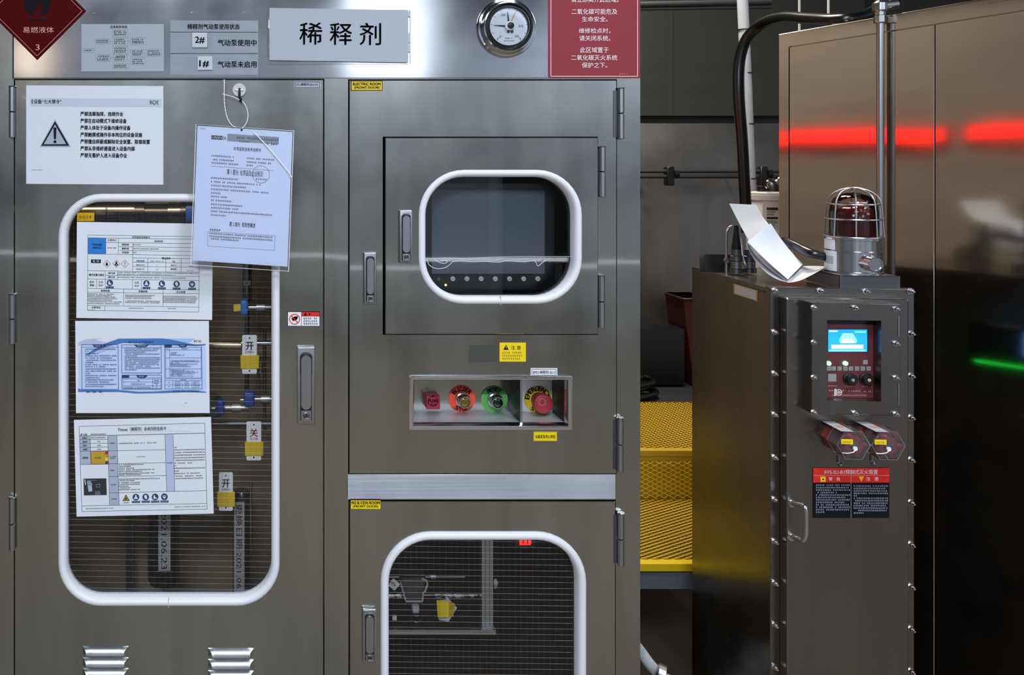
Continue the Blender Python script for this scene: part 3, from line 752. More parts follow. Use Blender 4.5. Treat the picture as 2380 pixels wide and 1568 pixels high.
# hazard diamond
b = B('maroon_sign'); cx, cy, hd = 87, 26, 114
def dia(h): return [(cx, cy-h), (cx+h, cy), (cx, cy+h), (cx-h, cy)]
pg = Page(b, HY); f = [pg.pt(x, y) for x, y in dia(hd)]; b.loft([f, [p+Vector((0, .0005, 0)) for p in f]], 'maroon_sign', True, True)
d0, d1_ = dia(hd-9), dia(hd-10.2)
for i in range(4): pg.poly([d0[i], d0[(i+1) % 4], d1_[(i+1) % 4], d1_[i]], 'gold_ink')
fl = [(80, 41), (68, 35), (60, 24), (56, 8), (57, -10), (62, -28), (70, -40), (72, -26), (79, -34), (84, -55), (90, -40), (98, -50), (97, -34), (108, -26), (116, -12), (120, 6), (117, 20), (108, 33), (92, 41), (97, 30), (101, 10), (93, 12), (90, 4), (86, 22), (80, 30), (73, 24), (76, 34)]
pg.poly(fl, 'ink'); pg.rect(65, 45.5, 112, 49.5, 'ink')
pg.text('易燃液体', 54, 63, 126, 77, 'gold_ink', .0); pg.text('3', 84, 104, 93, 117, 'gold_ink', .0)
sheet_thing('hazard_placard', 'dark red diamond hazard placard with flame and number 3, top left corner', 'sign', b)
# telephone sheet in tape
def sleeve(root, x0, y0, x1, y1, y, m='film'):
    b = B(m); n = 24; rg = random.Random(int(x0))
    b.add([(X(x0+(x1-x0)*i/n), y - rg.uniform(0, .0009), Z(y0+(y1-y0)*j/n)) for j in range(n+1) for i in range(n+1)], [(j*(n+1)+i, j*(n+1)+i+1, (j+1)*(n+1)+i+1, (j+1)*(n+1)+i) for j in range(n) for i in range(n)], m); link('plastic_sleeve', b, root, smooth=60)
root = empty('contact_sheet', P(286, 166), label='small white phone contact chart taped beside the red diamond placard', cat='notice')
b = B('paper_grey'); pg = Page(b, HY, 190, 55, -.002); pg.sheet(190, 56.5, 381, 166, 'paper_grey')
pg.text('应急联系电话', 257, 60, 296, 66, 'ink', .01)
for x0, x1, ys in ((265, 294, (73, 77, 81)), (225, 252, (94.5, 99)), (266, 294, (92, 96.5, 101)), (307, 336, (92, 96.5, 100)), (197, 214, (117.5,)), (266, 294, (112.5, 117, 121)), (308, 331, (119.5, 124, 128)), (343, 372, (119, 124, 128)), (226, 253, (131, 135.5, 139.5)), (267, 292, (131, 134.5, 139)), (308, 334, (139, 143.5, 148)), (265, 296, (152, 156))):
    for y in ys: pg.fine(x0, x1, y, 3.6, 'ink', dens=2)
    pg.frame(x0-3, ys[0]-4, x1+4, ys[-1]+4, .4, 'ink_light')
for l_ in ((254, 96, 262, 96), (298, 96, 304, 96), (216, 117, 222, 117), (256, 135, 262, 135), (296, 130, 303, 122), (296, 137, 303, 143), (334, 124, 339, 124)): pg.line(*l_, .5, 'ink_light')
link('sheet', b, root, smooth=None); sleeve(root, 186, 31, 388, 176, HY-.0022)
# pump status sheet
root = empty('status_sheet', P(500, 174), label='white pump status sheet with three rows, taped left of the big nameplate', cat='notice')
b = B('paper'); pg = Page(b, HY, 395, 48, .002); pg.sheet(396, 48, 600, 174, 'paper_grey')
pg.text('稀释剂气动泵使用状态', 436, 56, 557, 68.5, 'ink', .02)
pg.line(396, 75, 599, 75, 1, 'ink'); pg.line(396, 124.5, 599, 124.5, 1, 'ink')
pg.text('气动泵使用中', 506, 92, 596, 107, 'ink', .018); pg.text('气动泵未启用', 506, 142, 596, 157, 'ink', .018)
link('sheet', b, root, smooth=None); sleeve(root, 390, 29, 613, 178, HY-.0022)
for s, x0, y0, x1, y1, tx0, ty0, lab in (('2#', 447, 77, 482, 111, 454, 86, 'small white 2# card in the upper pocket of the pump status sheet'), ('1#', 460, 132, 494, 163, 464, 141, 'small white 1# card in the lower pocket of the pump status sheet')):
    root = empty('number_card', (X(x0), HY-.003, Z(y1)), label=lab, cat='card', group='number cards on the pump status sheet')
    b = B('paper'); pg = Page(b, HY-.0034); pg.sheet(x0, y0, x1, y1, 'paper'); pg.text(s, tx0, ty0, tx0+22, ty0+16, 'ink', .025); link('card', b, root, smooth=None)
    b = B('film'); b.pbox(x0-(2 if s == '2#' else 24), y0+1, x1+(10 if s == '2#' else 0), y1+3, HY-.0042, HY-.0039, 'film'); link('plastic_pocket', b, root)
# big nameplate
root = empty('nameplate', P(788, 150), label='large grey nameplate with three big Chinese characters, left of the pressure gauge', cat='sign')
b = B('clear_cover'); b.ring(X(622), Z(150), X(953), Z(24), .003, [(0, HY), (0, HY-.004), (.0012, HY-.0045)], 'clear_cover', 4, True); b.pbox(620, 28, 632, 132, HY-.005, HY-.0002, 'clear_cover')
for y0, y1 in ((28, 40), (78, 101), (104, 122)): b.pbox(945, y0, 953, y1, HY-.0049, HY-.0045, 'conduit_grey')
link('holder', b, root)
b = B('paper_grey'); pg = Page(b, HY-.0062, 627, 20, .0165); pg.sheet(626, 20, 947, 141, 'paper_grey', .0012)
pg.k = .008
pg.text('稀', 696, 53, 748, 104, 'ink', .008); pg.text('释', 766, 54, 817, 104, 'ink', .008); pg.text('剂', 835, 53, 884, 104, 'ink', .008)
link('face', b, root, smooth=None)
# carbon dioxide warning
b = B('red_sign'); pg = Page(b, HY, 1273, 181, .0)
f0 = [(x, z) for x, z in rr(X(1273), Z(181), X(1487), Z(-190), .004, 5)]
b.loft([[(x, HY, z) for x, z in f0], [(x, HY+.0006, z) for x, z in f0]], 'red_sign', True, True)
pg.frame(1279.5, -182, 1480.5, 177.5, 1.2, 'white_ink', 1)
for s, x0, y0, x1, y1 in (('请立即离开此区域。', 1326, -7, 1436, 6), ('二氧化碳可能危及', 1327, 21, 1433, 34), ('生命安全。', 1351, 39, 1411, 51), ('维修检点时，', 1344, 66, 1417, 78), ('请关闭系统。', 1345, 83, 1417, 95.5), ('此区域置于', 1347, 110, 1413, 123), ('二氧化碳灭火系统', 1326, 128, 1433, 140.5), ('保护之下。', 1351, 145.5, 1410, 158)):
    pg.text(s, x0, y0, x1, y1, 'white_ink', .0)
pg.fine(1437, 1458, 172, 3, 'gold_ink', dens=2)
sheet_thing('warning_sign', 'red carbon dioxide warning sign with white Chinese lettering beside the gauge', 'sign', b)
DY = -.0038
# seven prohibitions
root = empty('prohibition_notice', P(220, 427), label='white seven-rule notice with warning triangle, above the tall window at left', cat='notice')
b = B('paper'); pg = Page(b, DY, 62, 198, .006); pg.sheet(62, 198.5, 380, 427, 'paper')
pg.rect(72, 228, 376, 247, 'band', 1); pg.rect(74, 232, 75, 241, 'ink', 2); pg.rect(76, 231, 77.5, 241, 'ink', 2)
pg.text('设备“七大禁令”', 80, 231, 144, 241, 'ink', .012); pg.text('BOE', 349, 232, 369, 240.5, 'ink', .0); pg.line(357, 242, 361, 242, 1)
for s, y, x1 in (('严禁违章指挥，违规作业', 264.5, 287), ('严禁在自动模式下维修设备', 280.5, 295), ('严禁人体处于设备内操作设备', 296.5, 304), ('严禁触摸或操作非本岗位的设备设施', 312.5, 331), ('严禁擅自屏蔽或解除安全装置、联锁装置', 328.5, 349), ('严禁从非维修通道进入设备内部', 344.5, 314), ('严禁无看护人进入设备作业', 360.5, 296)):
    pg.text(s, 188, y-5.8, x1, y+4.6, 'ink', .032)
pg.poly([(129, 277), (166, 341), (93, 341.5)], 'cell_grey', 1); pg.poly([(129, 281), (162, 338), (97, 338.5)], 'ink', 2); pg.poly([(129, 289), (155, 334.5), (103, 335)], 'cell_grey', 3)
pg.poly([(125.5, 296), (132.5, 296), (131.5, 323), (126.5, 323)], 'ink', 4); pg.disc(129, 329, 3.5, 'ink', 4)
pg.fine(74, 99, 394.5, 2.6, 'ink_grey', dens=2)
link('sheet', b, root, smooth=None); sleeve(root, 52, 190, 389, 434, DY-.0016)
# stickers
b = B('yellow'); pg = Page(b, DY, 815, 188, 0); pg.sheet(815, 188, 888.5, 211, 'ink'); pg.rect(816.5, 189.3, 887.2, 209.8, 'amber', 1); pg.rect(816.8, 189.6, 887, 209.6, 'yellow_tag', 2)
pg.text('ELECTRIC ROOM', 820, 192.5, 884, 198.5, 'ink', .03, 4); pg.text('(FRONT DOOR)', 823, 201.3, 881, 207.5, 'ink', .03, 4)
sheet_thing('door_label', 'yellow ELECTRIC ROOM label at the top of the right-hand upper door', 'label', b)
b = B('yellow'); pg = Page(b, DY, 813, 1159, .006); pg.sheet(814, 1159, 884.5, 1181, 'ink'); pg.rect(815, 1159.8, 883.8, 1180.2, 'yellow', 1)
pg.text('N2 & CDA ROOM', 817, 1162.5, 882, 1169, 'ink', .03); pg.text('(FRONT DOOR)', 820, 1171.5, 878, 1178, 'ink', .03)
sheet_thing('door_label', 'yellow N2 & CDA ROOM label at the corner of the lower door', 'label', b)
b = B('paper_grey'); pg = Page(b, DY, 684, 189, .004); pg.sheet(684, 189, 745, 206, 'paper_grey'); pg.frame(686, 190.5, 742.5, 204, .9, 'ink'); pg.text('(T)-稀释剂-SU-V3', 688.5, 193.5, 738, 200.5, 'ink', .008)
sheet_thing('code_label', 'small grey code label at the top right corner of the tall door', 'label', b)
b = B('paper'); pg = Page(b, DY, 1231, 854, .004); pg.sheet(1232, 854, 1294, 871.5, 'white'); pg.frame(1234.5, 856.5, 1291.5, 870, .8, 'ink'); pg.text('EMO-稀释剂-SU-3', 1237, 859.5, 1289, 867.5, 'ink', .006)
sheet_thing('code_label', 'white EMO code label just above the emergency button recess', 'label', b)
b = B('paper'); pg = Page(b, DY, 668, 722.5, .003); pg.sheet(668, 722.5, 743, 757, 'ink'); pg.rect(669.2, 724, 700, 756, 'white', 1); pg.rect(701, 724, 742, 733.8, 'red_bright', 1); pg.rect(701, 734.3, 742, 756, 'white', 1)
pg.poly([(706, 732), (713.5, 732), (710, 725)], 'ink'); pg.disc(719, 729, 2.2, 'ink_light')
for i, y in enumerate((738.5, 744.8, 751)): pg.fine(705, 738, y, 5, 'ink_grey')
pg.poly([(677, 739), (684, 734), (692, 734), (691, 740), (686, 745), (684, 743), (681, 746), (679, 742)], 'ink'); pg.circ(684.5, 740.5, 11.5, 2, 'red_bright', 3); pg.line(677, 732.5, 692, 748.5, 2, 'red_bright', 4)
sheet_thing('warning_label', 'red and white no-touching label beside the tall window', 'label', b)
b = B('yellow'); pg = Page(b, DY, 1160, 794, .003); pg.sheet(1160, 795, 1221, 839, 'yellow'); pg.poly([(1175, 799.5), (1181, 811.5), (1168.5, 811.5)], 'ink'); pg.line(1174.8, 803, 1174.8, 808, 1.3, 'yellow', 4)
pg.text('注 意', 1186, 801.5, 1209, 811, 'ink', .0)
for y in (818, 825, 832): pg.fine(1165.5, 1214, y, 5, 'mustard', dens=3)
sheet_thing('caution_label', 'yellow square caution label above the control recess', 'label', b)
b = B('yellow'); pg = Page(b, DY, 1239, 1001.5, .004); pg.sheet(1239, 1001.5, 1293, 1023, 'yellow'); pg.frame(1240.5, 1003, 1291.5, 1021.5, .6, 'amber'); pg.text('设备紧急停止按钮', 1242.5, 1008, 1289, 1016.5, 'ink', .01)
sheet_thing('caution_label', 'narrow yellow emergency stop label just below the control recess', 'label', b)

# ------------------------------------------------------------------ cards stuck on the tall window
GY = .0075
b = B('paper'); pg = Page(b, GY, 177, 516, .0145, -.0065); pg.sheet(177, 516, 494, 740, 'paper')
def zc(x, y): return 170 + x/6.533, 510 + y/6.533      # reading scale of this card
def L(x0, y0, x1, y1, w_=.7):
    a, c = zc(x0, y0), zc(x1, y1); pg.line(a[0], a[1], c[0], c[1], w_, 'ink', 1)
def T(s, x0, y0, x1, y1, m='ink', bold=.012):
    a, c = zc(x0, y0), zc(x1, y1); pg.text(s, a[0], a[1], c[0], c[1], m, bold)
def Fn(x0, x1, y, h=18, m='ink', **k):
    a, c = zc(x0, y), zc(x1, y); pg.fine(a[0], c[0], a[1], h/6.533, m, **k)
def R(x0, y0, x1, y1, m, l=1):
    a, c = zc(x0, y0), zc(x1, y1); pg.rect(a[0], a[1], c[0], c[1], m, l)
W_ = 1915
for y, xa, xb in ((237, 216, W_), (278, 216, W_), (525, 216, W_), (780, 216, W_), (905, 216, W_), (1050, 216, W_), (1108, 216, W_), (1310, 216, W_), (1385, 216, W_), (345, 490, W_), (405, 680, W_), (465, 680, W_), (575, 900, W_), (640, 900, W_), (705, 900, W_), (845, 490, W_)): L(xa, y, xb, y)
L(216, 237, 216, 1385); L(W_, 237, W_, 1385)
for x, y0, y1 in ((490, 278, 525), (680, 278, 525), (900, 345, 780), (1130, 575, 780), (1405, 575, 780), (1640, 575, 780), (485, 780, 905), (670, 780, 905), (350, 905, 1050), (485, 905, 1050), (900, 905, 1050), (1035, 905, 1050), (765, 1050, 1310), (1365, 1050, 1310), (480, 1310, 1385)): L(x, y0, x, y1)
T('化学品安全告知卡', 890, 242, 1160, 276, bold=.02); R(218, 282, 490, 520, 'blue')
T('THINNER', 275, 365, 432, 397, 'navy', .03); T('(稀释剂)', 290, 415, 418, 448, 'navy', .03)
T('主要成分', 515, 292, 655, 325, bold=0); T('危险特性', 1228, 300, 1362, 332, bold=.01)
for i, s in enumerate(('物理危害', '健康危害', '环境危害')): T(s, 735, 358+60*i, 840, 388+60*i, bold=.02)
Fn(515, 650, 428); Fn(905, 1025, 374); Fn(905, 1295, 434); Fn(905, 958, 492)
R(265, 608, 415, 662, 'ink', 1); T('危 险', 290, 618, 392, 650, 'paper', 0)
for dx, dy in ((507, 672), (652, 668), (782, 668)):
    c = zc(dx, dy); h = 9.2
    pg.poly([(c[0], c[1]-h), (c[0]+h, c[1]), (c[0], c[1]+h), (c[0]-h, c[1])], 'red_deep', 1); pg.poly([(c[0], c[1]-h+1.3), (c[0]+h-1.3, c[1]), (c[0], c[1]+h-1.3), (c[0]-h+1.3, c[1])], 'paper', 2)
c = zc(507, 672); pg.poly([(c[0]-2.5, c[1]+4), (c[0]-2.6, c[1]), (c[0], c[1]-5), (c[0]+2.6, c[1]), (c[0]+2.2, c[1]+4)], 'ink', 3)
c = zc(652, 668); pg.disc(c[0], c[1]-3, 2.2, 'ink', 3); pg.poly([(c[0]-4.5, c[1]+2), (c[0]-2, c[1]-1), (c[0]+2, c[1]-1), (c[0]+4.5, c[1]+2), (c[0], c[1]+6)], 'ink', 3); pg.disc(c[0], c[1]+2, 1.1, 'paper', 4)
c = zc(782, 668); pg.rect(c[0]-.7, c[1]-4.5, c[0]+.7, c[1]+1.5, 'ink', 3); pg.disc(c[0], c[1]+4, .9, 'ink', 3)
T('理化性质', 1345, 558, 1475, 590, bold=.02)
for i, (a_, b_) in enumerate((('外观与性状', 'PH'), ('熔点(℃)', '沸点(℃)'), ('闪点(℃)', '爆炸极限'))): T(a_, 955, 606+63*i, 1080, 634+63*i, bold=.015); T(b_, 1480 if i else 1510, 608+58*i, 1570 if i else 1545, 636+58*i, bold=.015)
Fn(1170, 1370, 620, 16); Fn(1262, 1285, 682, 14); Fn(1262, 1285, 750, 14); Fn(1750, 1830, 690, 14); Fn(1730, 1830, 757, 14, 'ink_grey')
T('操作处置与储存', 235, 822, 468, 860, bold=.015); T('操作注意', 530, 797, 632, 825, bold=.02); T('储存注意', 530, 858, 632, 885, bold=.02)
Fn(675, 1895, 798, 17); Fn(675, 1560, 828, 17); Fn(675, 1720, 872, 17)
T('防护', 248, 935, 315, 967, bold=.01); T('措施', 248, 982, 315, 1015, bold=.01); T('日常', 385, 937, 450, 967, bold=0); T('防护', 385, 985, 450, 1015, bold=0); T('应急', 935, 935, 1000, 967, bold=0); T('防护', 935, 985, 1000, 1015, bold=0)
def ppe(pg, cx, cy, r, kind, bar=True):
    pg.disc(cx, cy, r, 'navy', 2, 24)
    s = r/7.6
    if kind == 'boot': pg.poly([(cx-3.5*s, cy-4*s), (cx-.2*s, cy-4*s), (cx, cy+.5*s), (cx+4*s, cy+2*s), (cx+4*s, cy+4*s), (cx-3.5*s, cy+4*s)], 'paper', 3)
    if kind == 'suit': pg.disc(cx, cy-3.5*s, 1.8*s, 'paper', 3); pg.poly([(cx-1.5*s, cy-1.8*s), (cx+1.5*s, cy-1.8*s), (cx+4.5*s, cy+3*s), (cx+2*s, cy+5*s), (cx, cy+2.5*s), (cx-2*s, cy+5*s), (cx-4.5*s, cy+3*s)], 'paper', 3)
    if kind == 'glove': pg.poly([(cx-3*s, cy-3*s), (cx-1.4*s, cy-5*s), (cx+.4*s, cy-5*s), (cx+2.2*s, cy-3.6*s), (cx+3.6*s, cy+2*s), (cx+1.4*s, cy+5*s), (cx-1*s, cy+4*s), (cx-3.4*s, cy)], 'paper', 3)
    if kind == 'mask': pg.poly([(cx-4*s, cy-3*s), (cx+4*s, cy-3*s), (cx+3.4*s, cy+1.5*s), (cx, cy+4.6*s), (cx-3.4*s, cy+1.5*s)], 'paper', 3); pg.rect(cx-3*s, cy-1.6*s, cx+3*s, cy-.2*s, 'navy', 4)
    pg.rect(cx-r*1.22, cy+r*1.12, cx+r*1.22, cy+r*1.72, 'navy', 2)
    pg.fine(cx-r, cx+r, cy+r*1.42, r*.35, 'cell_grey', l=3, dens=2)
for dx, dy, kk in ((555, 960, 'boot'), (1113, 960, 'suit'), (1348, 962, 'boot'), (1572, 963, 'glove'), (1808, 963, 'mask')):
    c = zc(dx, dy); ppe(pg, c[0], c[1], 7.4, kk)
T('急救处理', 420, 1064, 552, 1096, bold=.02); T('泄漏处理', 992, 1066, 1128, 1098, bold=.02); T('灭火处理', 1568, 1068, 1704, 1100, bold=.02)
for y in (1132, 1155, 1178, 1202, 1226, 1250, 1278): Fn(216, 755, y, 17, fill=pg.rng.uniform(.65, 1))
for y in (1144, 1166, 1190, 1232, 1255): Fn(790, 1345, y, 17, fill=pg.rng.uniform(.55, 1))
for y in (1152, 1176, 1198, 1220, 1244): Fn(1368, 1905, y, 17, fill=pg.rng.uniform(.8, 1))
T('应急电话', 280, 1320, 412, 1352, bold=.02); Fn(845, 1080, 1340, 15); Fn(1440, 1565, 1338, 15); Fn(218, 330, 1378, 10, 'ink_grey')
sheet_thing('chemical_card', 'white chemical safety card with blue square, top card on the tall window', 'notice', b)
# blue wave card
b = B('paper'); pg = Page(b, GY, 173, 747, 0, .009); pg.sheet(173, 747, 485, 962, 'paper')
def zc(x, y): return 170 + x/6.97, 745 + y/6.97
wave = [(70, 420), (65, 620), (230, 480), (330, 430), (480, 390), (600, 345), (730, 300), (1450, 298), (1600, 325), (1750, 365), (1830, 375), (1960, 300), (2100, 350), (2140, 400), (2140, 1150), (1600, 1150), (1050, 1185), (700, 1155), (65, 1165)]
def PZ(pts, m, l=1): pg.poly([zc(x, y) for x, y in pts], m, l)
PZ([(65, 560), (120, 400), (2080, 390), (2140, 430), (2145, 1170), (60, 1165)], 'pale_blue', 1)
PZ([(65, 370), (150, 325), (290, 302), (440, 302), (330, 320), (520, 360), (430, 400), (120, 400), (70, 420)], 'cell_lilac', 2)
PZ([(490, 385), (600, 345), (730, 300), (1450, 298), (1600, 320), (1850, 375), (2000, 400), (2140, 385), (2140, 405), (1990, 420), (1500, 405), (1250, 400), (1100, 380), (800, 370), (640, 400), (430, 470), (250, 560), (180, 570), (300, 490)], 'mid_blue', 3)
PZ([(1480, 298), (1960, 298), (1890, 350), (1790, 362), (1650, 330)], 'sky_blue', 4); PZ([(250, 560), (430, 470), (640, 400), (640, 430), (520, 490), (380, 540)], 'cell_lilac', 4)
PZ([(60, 1110), (130, 1130), (720, 1135), (1050, 1165), (1300, 1160), (1600, 1140), (1950, 1140), (2145, 1165), (2145, 1178), (1800, 1170), (1400, 1185), (1000, 1190), (720, 1165), (60, 1165)], 'mid_blue', 3)
T('B2 CCSS 化学品应知卡', 890, 338, 1290, 372, 'navy', .02); T('BOE', 1950, 322, 2070, 360, 'ink', 0)
def box(x0, y0, x1, y1, w_=.7):
    a, c = zc(x0, y0), zc(x1, y1); pg.frame(a[0], a[1], c[0], c[1], w_, 'navy', 5)
def ln(x0, y0, x1, y1, w_=.6):
    a, c = zc(x0, y0), zc(x1, y1); pg.line(a[0], a[1], c[0], c[1], w_, 'navy', 5)
def Fb(x0, x1, y, h=20, **k):
    a, c = zc(x0, y), zc(x1, y); pg.fine(a[0], c[0], a[1], h/6.97, 'navy', l=6, **k)
for x0, y0, x1, y1 in ((125, 395, 718, 1125), (775, 398, 1418, 858), (775, 892, 1418, 1120), (1475, 398, 2075, 1115)): box(x0, y0, x1, y1, .9); ln(x0, y0+42, x1, y0+42)
for x0, x1, y in ((295, 535, 395), (975, 1220, 395), (1680, 1860, 392), (1000, 1195, 895)):
    PZ([(x0, y), (x1, y), (x1-50, y+45), (x0+50, y+45)], 'navy', 6); a, c = zc(x0+50, y+20), zc(x1-50, y+20); pg.fine(a[0], c[0], a[1], 3.4, 'pale_blue', l=8)
for x0, x1, y in ((775, 893, 895), (1470, 1590, 395)): PZ([(x0, y), (x1, y), (x1, y+42), (x0, y+42)], 'navy', 6)
for i, y in enumerate((470, 505, 540, 577, 613, 650, 685, 720, 755, 792, 827, 862, 898, 933, 968, 1003, 1040, 1075)): Fb(180, 690, y, 22, fill=(1, .1, .45, 1, .88, 1, .28, 1, .65, 1, 1, .15, 1, .45, .92, .77, 1, .6)[i])
for i, y in enumerate((463, 492, 520, 549, 578, 607, 635, 663, 692, 720, 748, 776, 804)): Fb(822, 1395, y, 20, fill=(1, .95, .6, 1, .4, 1, 1, 1, .95, 1, .75, 1, .35)[i])
box(795, 955, 1408, 1110, .5); ln(795, 1003, 1408, 1003); ln(795, 1068, 1408, 1068); ln(1272, 955, 1272, 1110)
Fb(1025, 1068, 980, 22); Fb(1295, 1385, 980, 22); Fb(920, 1145, 1036, 20); Fb(1290, 1370, 1022, 18); Fb(1310, 1365, 1046, 18); Fb(810, 1250, 1092, 20); Fb(1322, 1362, 1090, 18)
box(1490, 440, 2065, 935, .5); ln(1490, 482, 2065, 482); ln(1490, 612, 2065, 612); ln(1490, 790, 2065, 790); ln(1552, 440, 1552, 935)
Fb(1500, 1535, 462, 18); Fb(1750, 1850, 462, 18)
for y, f in ((525, .25), (547, .22), (567, .5), (655, 1), (672, 1), (695, .3), (712, .95), (730, .6), (752, .7), (808, .5), (826, .8), (845, 1), (866, .85), (885, .4), (907, .8)): Fb(1565, 2035, y, 17, fill=f)
ln(1490, 950, 2065, 950); ln(1490, 982, 2065, 982); ln(1490, 1050, 2065, 1050); ln(1600, 982, 1600, 1112); ln(1755, 982, 1755, 1112); ln(1910, 982, 1910, 1112)
Fb(1725, 1825, 966, 18)
for y in (1000, 1028, 1060, 1090):
    for x0, x1 in ((1632, 1725), (1790, 1870), (1930, 2035)): Fb(x0, x1, y, 17)
Fb(1525, 1565, 1015, 17); Fb(1525, 1565, 1078, 17)
a, c = zc(195, 1166), zc(455, 1166); pg.text('规范、 精准、 高效', a[0], a[1]-1.8, c[0], c[1]+1.8, 'navy', .02, 6); a, c = zc(1605, 1150), zc(2035, 1150); pg.fine(a[0], c[0], a[1], 3.6, 'navy', l=6)
a = zc(1805, 1348); pg.line(a[0]-2, a[1], a[0]+3, a[1]-.6, .9)
sheet_thing('safety_card', 'white card printed with a wavy blue safety sheet, middle card on the tall window', 'notice', b)
# thinner risk card
b = B('paper'); pg = Page(b, GY, 170, 978, -.022, .028); pg.sheet(170, 978, 490, 1203.5, 'paper')
pg.kx = .026
def zc(x, y): return 165 + x/6.48, 968 + y/6.48
def q(x, y): return x - .026*(y - 65), y + .022*(x - 35)     # undo the tilt of the reading
def zc2(x, y): x, y = q(x, y); return zc(x, y)
def L2(x0, y0, x1, y1, w_=.7):
    a, c = zc2(x0, y0), zc2(x1, y1); pg.line(a[0], a[1], c[0], c[1], w_, 'ink', 2)
def T2(s, x0, y0, x1, y1, m='ink', bold=.012):
    a, c = zc2(x0, y0), zc2(x1, y1); pg.text(s, a[0], a[1], c[0], c[1], m, bold)
def F2(x0, x1, y, h=18, m='ink', **k):
    a, c = zc2(x0, y), zc2(x1, y); pg.fine(a[0], c[0], (a[1]+c[1])/2, h/6.48, m, **k)
def R2(x0, y0, x1, y1, m, l=1):
    pg.poly([zc2(x0, y0), zc2(x1, y0), zc2(x1, y1), zc2(x0, y1)], m, l)
def Q2(pts, m, l=1): pg.poly([zc2(x, y) for x, y in pts], m, l)
Q2([(118, 318), (278, 315), (288, 735), (130, 738)], 'cell_grey'); Q2([(542, 308), (683, 305), (716, 1348), (572, 1352)], 'cell_grey'); Q2([(1412, 288), (1532, 285), (1558, 1140), (1435, 1143)], 'cell_lilac')
L2(112, 160, 2010, 112); L2(112, 160, 155, 1447); L2(2010, 112, 2046, 1410); L2(155, 1447, 2046, 1410)
L2(118, 308, 2015, 262, 1); L2(150, 1362, 2040, 1325); L2(545, 308, 572, 1352); L2(683, 305, 716, 1348); L2(1410, 288, 1435, 1143); L2(1530, 285, 1558, 1140)
for a_ in ((120, 362, 545, 355), (122, 420, 547, 413), (125, 478, 549, 470), (128, 535, 551, 528), (132, 737, 556, 730), (550, 530, 1415, 514), (556, 726, 1420, 708), (563, 920, 1426, 902), (570, 1165, 2030, 1130), (278, 315, 290, 735)): L2(*a_)
T2('Thinner（稀释剂）系统风险告知卡', 695, 176, 1430, 222, bold=.008); F2(850, 1780, 238, 8, 'ink_light', dens=1)
T2('部门名称：', 132, 270, 240, 298, bold=.015); F2(285, 525, 280, 22)
for i, s in enumerate(('风险点', '风险分类', '负责人', '责任部门')): T2(s, 160+4*i, 322+57*i, 232+4*i, 350+57*i, bold=.02)
F2(288, 520, 332, 20); F2(385, 438, 388, 17); F2(385, 445, 448, 20); F2(385, 445, 505, 20); T2('风险等级', 165, 620, 250, 650, bold=.02)
Q2([(290, 538), (545, 533), (550, 728), (293, 732)], 'red_deep', 2); Q2([(294, 542), (541, 537), (546, 724), (297, 728)], 'mustard', 3); Q2([(505, 540), (546, 538), (548, 580), (508, 582)], 'red_deep', 4); Q2([(508, 632), (548, 630), (549, 680), (510, 682)], 'yellow', 4); Q2([(510, 686), (549, 684), (551, 728), (512, 731)], 'navy', 4); T2('较大风险', 350, 620, 440, 650, 'red_deep', .02)
F2(572, 655, 415, 22); F2(580, 662, 615, 20); F2(580, 662, 640, 20); F2(585, 668, 825, 22); F2(590, 675, 1042, 22); F2(600, 682, 1258, 22); F2(1440, 1525, 712, 22)
F2(710, 1100, 415, 20); F2(1135, 1285, 408, 20); F2(975, 1125, 618, 18, 'ink_grey')
for y, x1 in ((738, 1090), (766, 900), (792, 940), (815, 1250), (842, 1060), (867, 1250), (892, 1060), (952, 1330), (980, 950), (1010, 1040), (1037, 1040), (1065, 860), (1090, 885), (1115, 1040)): F2(712, x1, y, 19)
F2(1548, 1588, 478, 20)
for i, y in enumerate((512, 552, 592, 632, 670, 712, 752, 790, 832, 868, 908, 945)): F2(1548, 2008, y, 20, fill=(1, 1, 1, 1, 1, .58, .1, 1, .15, .9, .9, .95)[i])
Q2([(178, 950), (523, 945), (530, 1198), (185, 1203)], 'dark_grey', 2); Q2([(190, 965), (205, 960), (218, 1040), (205, 1050)], 'offwhite', 3); Q2([(228, 985), (285, 980), (315, 1040), (240, 1045)], 'ink_light', 3); Q2([(240, 1050), (305, 1045), (312, 1140), (255, 1145)], 'cell_grey', 3); Q2([(365, 1035), (425, 1030), (428, 1075), (368, 1080)], 'ink_light', 3); Q2([(372, 1040), (420, 1036), (422, 1070), (375, 1074)], 'dark_grey', 4); Q2([(350, 1140), (435, 1135), (437, 1195), (355, 1198)], 'ink_grey', 3); F2(235, 390, 975, 14, 'ink_light', l=4)
Q2([(820, 1188), (876, 1285), (768, 1287)], 'ink', 2); Q2([(820, 1205), (860, 1276), (782, 1278)], 'mustard', 3); Q2([(820, 1225), (838, 1265), (802, 1267)], 'ink', 4); F2(780, 865, 1312, 18)
for dx, dy, kk in ((970, 1230, 'suit'), (1118, 1227, 'glove'), (1260, 1226, 'boot'), (1400, 1224, 'mask')):
    c = zc2(dx, dy); ppe(pg, c[0], c[1], 7.8, kk)
F2(212, 628, 1400, 15); F2(1550, 2025, 1372, 15)
sheet_thing('risk_card', 'white Thinner risk notice card with mustard square, bottom card on the tall window', 'notice', b)

